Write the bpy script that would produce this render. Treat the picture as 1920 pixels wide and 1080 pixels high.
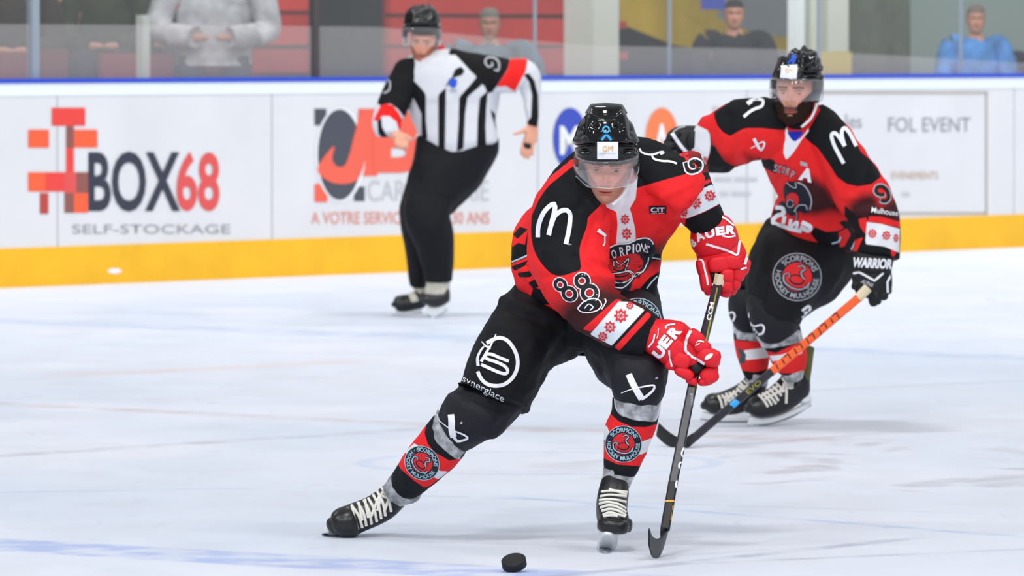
import bpy, bmesh, math, random
import numpy as np
from mathutils import Vector, Matrix, noise, geometry
from mathutils.bvhtree import BVHTree

for _o in list(bpy.data.objects):
    bpy.data.objects.remove(_o)
S = bpy.context.scene
C = S.collection
random.seed(7)

# ------------------------------------------------------------------ camera
F = 12000.0                      # focal length in pixels of the 1920 frame
CAMH = 1.6
PITCH = math.atan(450.0 / F)
cam = bpy.data.cameras.new('camera')
camo = bpy.data.objects.new('camera', cam)
C.objects.link(camo)
camo.location = (0, 0, CAMH)
camo.rotation_euler = (math.pi / 2 - PITCH, 0, 0)
cam.sensor_width = 36
cam.lens = 36 * F / 1920
cam.clip_end = 500
cam.dof.use_dof = True
cam.dof.focus_distance = 20.4
cam.dof.aperture_fstop = 8.8
S.camera = camo

# ------------------------------------------------------------------ world, lights, exposure
S.view_settings.view_transform = 'Standard'
S.view_settings.look = 'None'
S.view_settings.gamma = 1.0
S.view_settings.use_curve_mapping = False
S.view_settings.exposure = 0.42
w = bpy.data.worlds.new('arena air')
S.world = w
w.use_nodes = True
bg = w.node_tree.nodes['Background']
bg.inputs[0].default_value = (0.90, 0.94, 1.0, 1)
bg.inputs[1].default_value = 0.34

def lamp(x, y, z, sx, sy, power, rx=0.0):
    l = bpy.data.lights.new('arena_and_fill_lamp', 'AREA')
    l.shape = 'RECTANGLE'; l.size = sx; l.size_y = sy; l.energy = power
    l.color = (1.0, 0.985, 0.96)
    o = bpy.data.objects.new('arena_and_fill_lamp', l)
    o.location = (x, y, z); o.rotation_euler = (rx, 0, 0)
    C.objects.link(o)
for _y, _w in ((7, 300), (16, 195), (26, 165), (35, 200), (43, 215)):
    for _x in (-7.5, -0.5, 6.5):
        lamp(_x + max(0, _y - 30) * .32, _y, 8.5 if _y < 40 else 9.5, 1.6, 0.5, _w, math.radians(34))
lamp(0, 60, 7.5, 14, 1.0, 120)
lamp(3, 50.5, 6.5, 16, 0.8, 420, math.radians(28))  # added fill light over the stand, brightens crowd, pillar and red seats

# ------------------------------------------------------------------ picture geometry
_cp, _sp = math.cos(PITCH), math.sin(PITCH)

def rays(x, y):
    x = np.asarray(x, float); y = np.asarray(y, float)
    a = (x - 960) / F; b = -(y - 540) / F
    return np.stack([a, _cp + b * _sp, -_sp + b * _cp], -1)

def P(x, y, d):
    r = rays(x, y)
    return np.array([0, 0, CAMH]) + r * (np.asarray(d, float) / r[..., 1])[..., None]

def proj(v):
    v = np.asarray(v, float) - np.array([0, 0, CAMH])
    zc = v[..., 1] * _cp - v[..., 2] * _sp
    yc = v[..., 1] * _sp + v[..., 2] * _cp
    return np.stack([960 + F * v[..., 0] / zc, 540 - F * yc / zc], -1)

def G(x, y):
    r = rays(x, y)
    return np.array([0, 0, CAMH]) + r * (-CAMH / r[..., 2])[..., None]

# ------------------------------------------------------------------ materials
def lin(h):
    if isinstance(h, str):
        h = h.lstrip('#')
        c = [int(h[i:i + 2], 16) / 255 for i in (0, 2, 4)]
        return tuple(((v + 0.055) / 1.055) ** 2.4 if v > 0.04045 else v / 12.92 for v in c) + (1,)
    return tuple(h)

MATS = {}
LAYERS = {}
def mat(name, col='#808080', rough=0.6, spec=0.4, bump=0.0, bscale=300, layers=(), vcol=None, metal=0.0, coat=0.0, mottle=0.0, mscale=12, sheen=0.0):
    if name in MATS:
        return MATS[name]
    m = bpy.data.materials.new(name)
    m.use_nodes = True
    nt = m.node_tree; N = nt.nodes; L = nt.links
    b = N['Principled BSDF']
    b.inputs['Roughness'].default_value = rough
    b.inputs['Specular IOR Level'].default_value = spec
    b.inputs['Metallic'].default_value = metal
    b.inputs['Coat Weight'].default_value = coat
    b.inputs['Coat Roughness'].default_value = 0.06
    b.inputs['Sheen Weight'].default_value = sheen
    c = N.new('ShaderNodeRGB'); c.outputs[0].default_value = lin(col)
    out = c.outputs[0]
    if vcol:
        a = N.new('ShaderNodeAttribute'); a.attribute_name = vcol
        out = a.outputs['Color']
    for (at, lc, wd) in layers:
        a = N.new('ShaderNodeAttribute'); a.attribute_name = at
        mr = N.new('ShaderNodeMapRange')
        mr.interpolation_type = 'SMOOTHSTEP' if wd > 2 else 'LINEAR'
        mr.inputs['From Min'].default_value = -wd
        mr.inputs['From Max'].default_value = wd
        L.new(a.outputs['Fac'], mr.inputs['Value'])
        mx = N.new('ShaderNodeMixRGB')
        L.new(mr.outputs[0], mx.inputs[0]); L.new(out, mx.inputs[1])
        mx.inputs[2].default_value = lin(lc)
        out = mx.outputs[0]
    tc = N.new('ShaderNodeTexCoord')
    if mottle > 0:
        n = N.new('ShaderNodeTexNoise'); n.inputs['Scale'].default_value = mscale
        n.inputs['Detail'].default_value = 5
        L.new(tc.outputs['Object'], n.inputs['Vector'])
        mr = N.new('ShaderNodeMapRange')
        mr.inputs['From Min'].default_value = 0.3; mr.inputs['From Max'].default_value = 0.7
        mr.inputs['To Min'].default_value = 1 - mottle; mr.inputs['To Max'].default_value = 1 + mottle * 0.4
        L.new(n.outputs['Fac'], mr.inputs['Value'])
        mx = N.new('ShaderNodeMixRGB'); mx.blend_type = 'MULTIPLY'; mx.inputs[0].default_value = 1
        L.new(out, mx.inputs[1]); L.new(mr.outputs[0], mx.inputs[2])
        out = mx.outputs[0]
    L.new(out, b.inputs['Base Color'])
    if bump > 0:
        n = N.new('ShaderNodeTexNoise'); n.inputs['Scale'].default_value = bscale
        n.inputs['Detail'].default_value = 3
        L.new(tc.outputs['Object'], n.inputs['Vector'])
        bp = N.new('ShaderNodeBump'); bp.inputs['Strength'].default_value = bump
        bp.inputs['Distance'].default_value = 0.004
        L.new(n.outputs['Fac'], bp.inputs['Height']); L.new(bp.outputs[0], b.inputs['Normal'])
    MATS[name] = m
    LAYERS[name] = [l[0] for l in layers]
    return m

def clear_mat(name, tint=(1, 1, 1, 1), haze=0.1, gloss=0.12, hazecol=(0.8, 0.8, 0.8, 1)):
    m = bpy.data.materials.new(name); m.use_nodes = True
    nt = m.node_tree; N = nt.nodes; L = nt.links
    N.remove(N['Principled BSDF'])
    out = N['Material Output']
    t = N.new('ShaderNodeBsdfTransparent'); t.inputs[0].default_value = tint
    d = N.new('ShaderNodeBsdfDiffuse'); d.inputs[0].default_value = hazecol
    g = N.new('ShaderNodeBsdfGlossy'); g.inputs['Roughness'].default_value = 0.05
    m1 = N.new('ShaderNodeMixShader'); m1.inputs[0].default_value = haze
    L.new(t.outputs[0], m1.inputs[1]); L.new(d.outputs[0], m1.inputs[2])
    lw = N.new('ShaderNodeLayerWeight'); lw.inputs['Blend'].default_value = 0.25
    mm = N.new('ShaderNodeMath'); mm.operation = 'MULTIPLY_ADD'
    mm.inputs[1].default_value = 0.6; mm.inputs[2].default_value = gloss * 0.4
    L.new(lw.outputs['Facing'], mm.inputs[0])
    m2 = N.new('ShaderNodeMixShader')
    L.new(mm.outputs[0], m2.inputs[0]); L.new(m1.outputs[0], m2.inputs[1]); L.new(g.outputs[0], m2.inputs[2])
    L.new(m2.outputs[0], out.inputs['Surface'])
    MATS[name] = m
    return m

# ------------------------------------------------------------------ geometry helpers
def catmull(pts, n):
    pts = np.asarray(pts, float)
    k = len(pts)
    if k < 3:
        t = np.linspace(0, 1, n)[:, None]
        return pts[0] * (1 - t) + pts[-1] * t
    p = np.vstack([2 * pts[0] - pts[1], pts, 2 * pts[-1] - pts[-2]])
    seg = np.linspace(0, k - 1 - 1e-9, n)
    i = seg.astype(int); t = (seg - i)[:, None]
    a, b, c, d = p[i], p[i + 1], p[i + 2], p[i + 3]
    return 0.5 * (2 * b + (c - a) * t + (2 * a - 5 * b + 4 * c - d) * t ** 2 + (3 * b - 3 * c + d - a) * t ** 3)

def smooth_closed(poly, n=8):
    p = np.asarray(poly, float); k = len(p)
    out = []
    for i in range(k):
        a, b, c, d = p[(i - 1) % k], p[i], p[(i + 1) % k], p[(i + 2) % k]
        for j in range(n):
            t = j / n
            out.append(0.5 * (2 * b + (c - a) * t + (2 * a - 5 * b + 4 * c - d) * t ** 2 + (3 * b - 3 * c + d - a) * t ** 3))
    return np.array(out)

def sd_poly(Q, poly):
    """signed distance in px, positive inside"""
    poly = np.asarray(poly, float)
    A = poly; B = np.roll(poly, -1, 0)
    best = np.full(len(Q), 1e9); inside = np.zeros(len(Q), bool)
    for a, b in zip(A, B):
        e = b - a; l = (e ** 2).sum() + 1e-9
        t = np.clip(((Q - a) @ e) / l, 0, 1)
        d = np.hypot(*(Q - a - t[:, None] * e).T)
        best = np.minimum(best, d)
        c = ((a[1] > Q[:, 1]) != (b[1] > Q[:, 1]))
        with np.errstate(divide='ignore', invalid='ignore'):
            xx = (b[0] - a[0]) * (Q[:, 1] - a[1]) / (b[1] - a[1] + 1e-12) + a[0]
        inside ^= c & (Q[:, 0] < xx)
    return np.where(inside, best, -best)

class Comp:
    """one piece of surface: verts (world), faces, material, attributes"""
    def __init__(s, v, f, m, attrs=None):
        s.v = np.asarray(v, float); s.f = f; s.m = m; s.attrs = attrs or {}
    def normals(s):
        v = s.v; n = np.zeros_like(v)
        f4 = np.array([q if len(q) == 4 else (q[0], q[1], q[2], q[2]) for q in s.f])
        a = v[f4[:, 2]] - v[f4[:, 0]]; b = v[f4[:, 3]] - v[f4[:, 1]]
        fn = np.cross(a, b)
        for k in range(4):
            np.add.at(n, f4[:, k], fn)
        return n / (np.linalg.norm(n, axis=1)[:, None] + 1e-12)
    def orient(s):
        v = s.v; c = v.mean(0)
        n = s.normals()
        if ((v - c) * n).sum() < 0:
            s.f = [tuple(reversed(q)) for q in s.f]
        return s
    def layer(s, name, poly, smooth=False, front=False):
        q = proj(s.v)
        if smooth: poly = smooth_closed(poly)
        d = sd_poly(q, poly)
        if front:
            n = s.normals(); d = np.where(n[:, 1] > 0.15, -99, d)
        s.attrs[name] = np.maximum(s.attrs[name], d) if name in s.attrs else d
        return s
    def wrinkle(s, amp, scale=9, seed=0, ax=(1, 1, 1), ridged=True):
        n = s.normals()
        q = s.v * np.array(ax) * scale + seed * 7.13
        out = np.empty(len(q))
        for i, p in enumerate(q):
            a = noise.noise(Vector(p))
            b = noise.noise(Vector(p * 2.3 + 5))
            out[i] = ((0.5 - abs(a) * 1.6) * 0.8 + b * 0.45) if ridged else (a + 0.4 * b)
        s.v = s.v + n * (out * amp)[:, None]
        return s
    def folds(s, lines):
        """lines: (x1,y1,x2,y2,width_px,amp_m)"""
        n = s.normals(); q = proj(s.v)
        for (x1, y1, x2, y2, wd, am) in lines:
            a = np.array([x1, y1]); e = np.array([x2 - x1, y2 - y1]); l = e @ e
            t = np.clip(((q - a) @ e) / l, 0, 1)
            d = np.hypot(*(q - a - t[:, None] * e).T)
            k = np.exp(-(d / wd) ** 2) * np.where(n[:, 1] < 0.2, 1, 0) * am
            s.v = s.v + n * k[:, None]
        return s

def loft(st, D, m, nu=72, nv=None, e=2.0, cap=(0.3, 0.3), arc=None):
    """st rows: xL,yL,xR,yR,dd,thick   silhouette edge pairs with depth and half thickness"""
    st = np.asarray(st, float)
    if nv is None:
        cx = (st[:, 0] + st[:, 2]) / 2; cy = (st[:, 1] + st[:, 3]) / 2
        ln = np.hypot(np.diff(cx), np.diff(cy)).sum() + 1e-6
        nv = int(max(14, min(110, ln / 3.0)))
    q = catmull(st, nv)
    d = D + q[:, 4]
    Lp = P(q[:, 0], q[:, 1], d); Rp = P(q[:, 2], q[:, 3], d)
    c = (Lp + Rp) / 2; wv = (Rp - Lp) / 2
    t = np.gradient(c, axis=0)
    nn = np.cross(wv, t)
    nn /= (np.linalg.norm(nn, axis=1)[:, None] + 1e-12)
    # keep the sign steady and towards the camera
    for i in range(len(nn)):
        if i == 0:
            if nn[i][1] > 0: nn[i] *= -1
        elif nn[i] @ nn[i - 1] < 0:
            nn[i] *= -1
    tr = q[:, 5]
    closed = arc is None
    ph = np.linspace(0, 2 * math.pi, nu, endpoint=False) if closed else np.linspace(math.radians(arc[0]), math.radians(arc[1]), nu)
    co, si = np.cos(ph), np.sin(ph)
    pw = 2.0 / e
    cs = np.sign(co) * np.abs(co) ** pw; sn = np.sign(si) * np.abs(si) ** pw
    rings = []
    def ring(i, sc=1.0, off=0.0):
        tt = t[i] / (np.linalg.norm(t[i]) + 1e-12)
        return c[i] + tt * off + sc * (wv[i][None] * cs[:, None] + nn[i][None] * (tr[i] * sn)[:, None])
    if closed and cap[0] > 0:
        r0 = min(np.linalg.norm(wv[0]), tr[0]) * cap[0]
        for a in (80, 60, 40, 20):
            rings.append(ring(0, math.cos(math.radians(a)), -r0 * math.sin(math.radians(a))))
    for i in range(nv): rings.append(ring(i))
    if closed and cap[1] > 0:
        r0 = min(np.linalg.norm(wv[-1]), tr[-1]) * cap[1]
        for a in (20, 40, 60, 80):
            rings.append(ring(nv - 1, math.cos(math.radians(a)), r0 * math.sin(math.radians(a))))
    v = np.vstack(rings); R = len(rings)
    f = []
    for i in range(R - 1):
        for j in range(nu if closed else nu - 1):
            k = (j + 1) % nu
            f.append((i * nu + j, i * nu + k, (i + 1) * nu + k, (i + 1) * nu + j))
    if closed:
        b = len(v); v = np.vstack([v, rings[0].mean(0), rings[-1].mean(0)])
        for j in range(nu):
            k = (j + 1) % nu
            f.append((j, b, k)); f.append(((R - 1) * nu + j, (R - 1) * nu + k, b + 1))
    cm = Comp(v, f, m)
    return cm.orient() if closed else cm

def pad(x, y, d, rx, ry, rz, ang, m, e=2.6, tilt=0, n=28):
    """rounded block: centre in picture px at depth d, rx, ry half sizes in px, rz half depth in m"""
    c = P(x, y, d); s = d / F
    U = np.linspace(-math.pi / 2, math.pi / 2, n // 2 + 1); V = np.linspace(0, 2 * math.pi, n, endpoint=False)
    pw = 2.0 / e
    g = lambda a: np.sign(a) * np.abs(a) ** pw
    ca, sa = math.cos(math.radians(ang)), math.sin(math.radians(ang))
    X = np.array([ca, 0, -sa]); Z = np.array([sa, 0, ca]); Y = np.array([0, 1, 0.])
    if tilt:
        tc_, ts_ = math.cos(math.radians(tilt)), math.sin(math.radians(tilt))
        X, Y = X * tc_ + Y * ts_, Y * tc_ - X * ts_
    v = []
    for u in U:
        for w_ in V:
            v.append(c + X * (rx * s) * g(math.cos(u)) * g(math.cos(w_)) + Y * rz * g(math.cos(u)) * g(math.sin(w_)) + Z * (ry * s) * g(math.sin(u)))
    f = []
    for i in range(len(U) - 1):
        for j in range(n):
            k = (j + 1) % n
            f.append((i * n + j, i * n + k, (i + 1) * n + k, (i + 1) * n + j))
    return Comp(np.array(v), f, m).orient()

def beam(p0, p1, hw, hh, m, side=(1, 0, 0), seg=1, bev=0.35):
    """rounded rectangular bar between two world points"""
    p0 = np.asarray(p0, float); p1 = np.asarray(p1, float)
    t = p1 - p0; t /= np.linalg.norm(t)
    n = np.cross(t, side); n /= np.linalg.norm(n); s = np.cross(n, t)
    a = 1 - bev
    prof = [(1, a), (a, 1), (-a, 1), (-1, a), (-1, -a), (-a, -1), (a, -1), (1, -a)]
    v = []; f = []
    for i in range(seg + 1):
        c = p0 + (p1 - p0) * i / seg
        for (x, y) in prof: v.append(c + s * hw * x + n * hh * y)
    for i in range(seg):
        for j in range(8):
            k = (j + 1) % 8
            f.append((i * 8 + j, i * 8 + k, (i + 1) * 8 + k, (i + 1) * 8 + j))
    f.append(tuple(range(8))); f.append(tuple(reversed(range(seg * 8, seg * 8 + 8))))
    cm = Comp(np.array(v), f, m); cm.flat = True
    return cm

def box(x0, x1, y0, y1, z0, z1, m):
    v = [(x, y, z) for x in (x0, x1) for y in (y0, y1) for z in (z0, z1)]
    f = [(0, 1, 3, 2), (4, 6, 7, 5), (0, 4, 5, 1), (2, 3, 7, 6), (0, 2, 6, 4), (1, 5, 7, 3)]
    c = Comp(np.array(v, float), f, m); c.flat = True
    return c

def tube(pts, r, m, n=8, smooth=True, samples=None):
    p = np.asarray(pts, float)
    if smooth: p = catmull(p, samples or len(p) * 4)
    t = np.gradient(p, axis=0); t /= (np.linalg.norm(t, axis=1)[:, None] + 1e-12)
    v = []; prev = None
    for i in range(len(p)):
        ref = np.array([0, 1, 0.]) if abs(t[i][1]) < 0.9 else np.array([0, 0, 1.])
        a = np.cross(t[i], ref) if prev is None else prev - t[i] * (prev @ t[i])
        a /= (np.linalg.norm(a) + 1e-12); prev = a; b = np.cross(t[i], a)
        rr = r if np.isscalar(r) else r[0] + (r[1] - r[0]) * i / (len(p) - 1)
        for j in range(n):
            h = 2 * math.pi * j / n
            v.append(p[i] + rr * (math.cos(h) * a + math.sin(h) * b))
    f = []
    for i in range(len(p) - 1):
        for j in range(n):
            k = (j + 1) % n
            f.append((i * n + j, i * n + k, (i + 1) * n + k, (i + 1) * n + j))
    f.append(tuple(range(n))); f.append(tuple(reversed(range((len(p) - 1) * n, len(p) * n))))
    return Comp(np.array(v), f, m)

# ------------------------------------------------------------------ flat shapes and prints
def sub2d(v, f, s):
    """cut a flat mesh on a grid of spacing s"""
    bm = bmesh.new()
    vs = [bm.verts.new((a[0], a[1], 0)) for a in v]
    for q in f:
        try: bm.faces.new([vs[i] for i in q])
        except ValueError: pass
    v = np.asarray(v)
    for ax in (0, 1):
        lo, hi = v[:, ax].min(), v[:, ax].max()
        k = int((hi - lo) / s)
        for i in range(1, k + 1):
            co = [0, 0, 0]; no = [0, 0, 0]
            co[ax] = lo + (hi - lo) * i / (k + 1); no[ax] = 1
            bmesh.ops.bisect_plane(bm, geom=bm.verts[:] + bm.edges[:] + bm.faces[:], plane_co=co, plane_no=no, dist=1e-5)
    bm.verts.index_update()
    rv = np.array([(a.co.x, a.co.y) for a in bm.verts])
    rf = [tuple(a.index for a in q.verts) for q in bm.faces]
    bm.free()
    return rv, rf

def shape(*contours, smooth=False):
    cs = [smooth_closed(c) if smooth else np.asarray(c, float) for c in contours]
    tris = geometry.tessellate_polygon([[Vector((p[0], p[1], 0)) for p in c] for c in cs])
    return np.vstack(cs), [tuple(t) for t in tris]

def stroke(pts, wd, smooth=True, w2=None):
    p = np.asarray(pts, float)
    if smooth: p = catmull(p, max(8, len(p) * 5))
    else:
        q = [p[0]]
        for a, b in zip(p[:-1], p[1:]):
            k = max(1, int(np.hypot(*(b - a)) / 4))
            for i in range(1, k + 1): q.append(a + (b - a) * i / k)
        p = np.array(q)
    t = np.gradient(p, axis=0); t /= (np.hypot(*t.T)[:, None] + 1e-9)
    n = np.stack([-t[:, 1], t[:, 0]], 1)
    ww = np.linspace(wd, w2 if w2 is not None else wd, len(p))[:, None] / 2
    v = np.vstack([p + n * ww, p - n * ww]); k = len(p)
    f = [(i, i + 1, k + i + 1, k + i) for i in range(k - 1)]
    return v, f

def ell(cx, cy, rx, ry, a=0, n=40, a0=0, a1=360):
    t = np.radians(np.linspace(a0, a1, n, endpoint=(a1 - a0) < 360)); r = math.radians(a)
    x = rx * np.cos(t); y = ry * np.sin(t)
    return np.stack([cx + x * math.cos(r) - y * math.sin(r), cy + x * math.sin(r) + y * math.cos(r)], 1)

_tc = {}
def text2d(s, bold=0.0):
    if (s, bold) in _tc: return _tc[(s, bold)]
    cu = bpy.data.curves.new('t', 'FONT'); cu.body = s; cu.size = 1; cu.offset = bold
    cu.resolution_u = 4; cu.fill_mode = 'FRONT'
    o = bpy.data.objects.new('t', cu); C.objects.link(o)
    dg = bpy.context.evaluated_depsgraph_get(); dg.update()
    me = o.evaluated_get(dg).to_mesh()
    v = np.array([(a.co.x, a.co.y) for a in me.vertices]); f = [tuple(q.vertices) for q in me.polygons]
    o.evaluated_get(dg).to_mesh_clear()
    bpy.data.objects.remove(o); bpy.data.curves.remove(cu)
    v[:, 0] -= (v[:, 0].max() + v[:, 0].min()) / 2
    v[:, 1] -= (v[:, 1].max() + v[:, 1].min()) / 2
    v /= (v[:, 1].max() - v[:, 1].min())
    _tc[(s, bold)] = (v, f)
    return v, f

def fit(s, x0, y0, x1, y1, bold=0.0):
    v, f = text2d(s, bold); v = v.copy()
    wd = v[:, 0].max() - v[:, 0].min()
    return np.stack([(x0 + x1) / 2 + v[:, 0] / wd * (x1 - x0), (y0 + y1) / 2 - v[:, 1] * (y1 - y0)], 1), f

def put(s, cx, cy, h, wd, ang, bold=0.0, shear=0.0):
    v, f = text2d(s, bold); v = v.copy()
    k = v[:, 0].max() - v[:, 0].min()
    x = v[:, 0] / k * wd + shear * v[:, 1] * h; y = -v[:, 1] * h
    a = math.radians(ang)
    return np.stack([cx + x * math.cos(a) - y * math.sin(a), cy + x * math.sin(a) + y * math.cos(a)], 1), f

def arct(s, cx, cy, r, h, span, mid, up=True, bold=0.02):
    """text on a circle, mid = angle of its middle (degrees, -90 top), then returned round (0,0)"""
    v, f = text2d(s, bold); v, f = sub2d(v * 20, f, 12); v = v / 20
    k = v[:, 0].max() - v[:, 0].min()
    th = v[:, 0] / k * math.radians(span)
    if up: a = math.radians(mid) + th; rr = r + v[:, 1] * h
    else: a = math.radians(mid) - th; rr = r - v[:, 1] * h
    return np.stack([cx + rr * np.cos(a), cy + rr * np.sin(a)], 1), f

def xf(sh, cx, cy, sx, sy, ang, shear=0.0):
    v, f = sh; a = math.radians(ang)
    x = v[:, 0] * sx + shear * v[:, 1] * sy; y = v[:, 1] * sy
    return np.stack([cx + x * math.cos(a) - y * math.sin(a), cy + x * math.sin(a) + y * math.cos(a)], 1), f

def bvh_of(comps):
    v = []; f = []; b = 0
    for c in comps:
        v += [Vector(a) for a in c.v]; f += [tuple(i + b for i in q) for q in c.f]; b += len(c.v)
    return BVHTree.FromPolygons(v, f)

def prt(sh, bvh, m, off=0.001, grid=5.0, jump=0.06):
    """lay a flat shape, given as seen in the picture, on a surface"""
    v, f = sub2d(sh[0], sh[1], grid)
    r = rays(v[:, 0], v[:, 1]); o = Vector((0, 0, CAMH))
    pos = np.zeros((len(v), 3)); ok = np.zeros(len(v), bool)
    for i in range(len(v)):
        d = Vector(r[i]).normalized()
        h, n, _, _ = bvh.ray_cast(o, d)
        if h is None: continue
        if n.dot(d) > 0: n = -n
        nn = (n * 0.6 - d * 0.8).normalized()
        pos[i] = h + nn * (off + .0012); ok[i] = True
    ff = []
    for q in f:
        if all(ok[i] for i in q):
            ys = [pos[i][1] for i in q]
            if max(ys) - min(ys) < jump: ff.append(q)
    used = sorted(set(i for q in ff for i in q)); mp = {u: i for i, u in enumerate(used)}
    return Comp(pos[used], [tuple(mp[i] for i in q) for q in ff], m)

def on(pts, bvh, lift=0.003, n=None):
    """world points where picture points meet a surface"""
    p = catmull(pts, n) if n else np.asarray(pts, float)
    out = []; o = Vector((0, 0, CAMH))
    for a in p:
        d = Vector(rays(a[0], a[1])).normalized()
        h, nn, _, _ = bvh.ray_cast(o, d)
        if h is not None: out.append(np.array(h - d * lift))
    return np.array(out)

# ------------------------------------------------------------------ objects
def props(o, label=None, cat=None, group=None, kind=None):
    if label: o['label'] = label
    if cat: o['category'] = cat
    if group: o['group'] = group
    if kind: o['kind'] = kind
    return o

def thing(name, label, cat, loc, group=None):
    o = bpy.data.objects.new(name, None); C.objects.link(o)
    o.location = loc; o.empty_display_size = 0.1
    return props(o, label, cat, group)

def root_loc(p):
    while p is not None:
        if p.parent is None: return np.array(p.location)
        p = p.parent
    return np.zeros(3)

def build(name, comps, parent=None, origin=None, **kw):
    comps = [c for c in comps if len(c.f)]
    mats = []; V = []; FF = []; MI = []; b = 0; fl = []
    names = set(k for c in comps for k in c.attrs if k != '_col') | set(k for c in comps for k in LAYERS.get(c.m, []))
    hascol = any('_col' in c.attrs for c in comps)
    at = {k: [] for k in names}; cols = []
    for c in comps:
        if c.m not in mats: mats.append(c.m)
        V.append(c.v); FF += [tuple(int(i) + b for i in q) for q in c.f]
        MI += [mats.index(c.m)] * len(c.f); fl += [not getattr(c, 'flat', False)] * len(c.f)
        b += len(c.v)
        for k in names: at[k].append(c.attrs.get(k, np.full(len(c.v), -99.0)))
        if hascol: cols.append(c.attrs.get('_col', np.ones((len(c.v), 4))))
    V = np.vstack(V)
    o0 = root_loc(parent) if parent is not None else (np.array(origin) if origin is not None else np.array([V[:, 0].mean(), V[:, 1].mean(), V[:, 2].min()]))
    me = bpy.data.meshes.new(name)
    me.from_pydata((V - o0).tolist(), [], FF)
    for m in mats: me.materials.append(MATS[m])
    me.polygons.foreach_set('material_index', MI)
    me.polygons.foreach_set('use_smooth', fl)
    for k in names:
        a = me.attributes.new(k, 'FLOAT', 'POINT'); a.data.foreach_set('value', np.concatenate(at[k]).astype(np.float32))
    if hascol:
        a = me.attributes.new('skin_col', 'FLOAT_COLOR', 'POINT'); a.data.foreach_set('color', np.vstack(cols).astype(np.float32).ravel())
    me.update()
    o = bpy.data.objects.new(name, me); C.objects.link(o)
    if parent is None: o.location = o0
    else: o.parent = parent
    return props(o, **kw)

def temp_obj(v, f):
    me = bpy.data.meshes.new('tmp'); me.from_pydata([tuple(a) for a in v], [], [tuple(q) for q in f]); me.update()
    o = bpy.data.objects.new('tmp', me); C.objects.link(o)
    return o

def evaluated(o):
    dg = bpy.context.evaluated_depsgraph_get(); dg.update()
    me = o.evaluated_get(dg).to_mesh()
    v = np.empty(len(me.vertices) * 3); me.vertices.foreach_get('co', v)
    f = [tuple(q.vertices) for q in me.polygons]
    o.evaluated_get(dg).to_mesh_clear()
    return v.reshape(-1, 3), f

def kill(o):
    me = o.data; bpy.data.objects.remove(o); bpy.data.meshes.remove(me)

def limb(chain, n=14):
    """overlapping balls along a chain of (x,y,z,r)"""
    vs = []; fs = []; b = 0
    ch = np.asarray(chain, float)
    pts = []
    for a, c in zip(ch[:-1], ch[1:]):
        L = np.linalg.norm(a[:3] - c[:3]); k = max(2, int(L / (min(a[3], c[3]) * 0.35)))
        for i in range(k): pts.append(a + (c - a) * i / k)
    pts.append(ch[-1])
    for p in pts:
        for i in range(n // 2 + 1):
            u = math.pi * i / (n // 2) - math.pi / 2
            for j in range(n):
                h = 2 * math.pi * j / n
                vs.append((p[0] + p[3] * math.cos(u) * math.cos(h), p[1] + p[3] * math.cos(u) * math.sin(h), p[2] + p[3] * math.sin(u)))
        for i in range(n // 2):
            for j in range(n):
                k = (j + 1) % n
                fs.append((b + i * n + j, b + i * n + k, b + (i + 1) * n + k, b + (i + 1) * n + j))
        b = len(vs)
    return vs, fs

def body_mesh(chains, head=None, voxel=0.008):
    """all limbs fused into one skin; the head is joined to it with a union"""
    V = []; Fs = []; b = 0
    for c in chains:
        v, f = limb(c); V += v; Fs += [tuple(i + b for i in q) for q in f]; b = len(V)
    o = temp_obj(V, Fs)
    r = o.modifiers.new('r', 'REMESH'); r.mode = 'VOXEL'; r.voxel_size = voxel
    sm = o.modifiers.new('s', 'SMOOTH'); sm.iterations = 6; sm.factor = 0.5
    hd = None
    if head is not None:
        hd = temp_obj(head[0], head[1])
        bo = o.modifiers.new('b', 'BOOLEAN'); bo.operation = 'UNION'; bo.object = hd; bo.solver = 'EXACT'
    v, f = evaluated(o)
    kill(o)
    if hd: kill(hd)
    return v, f

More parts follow.
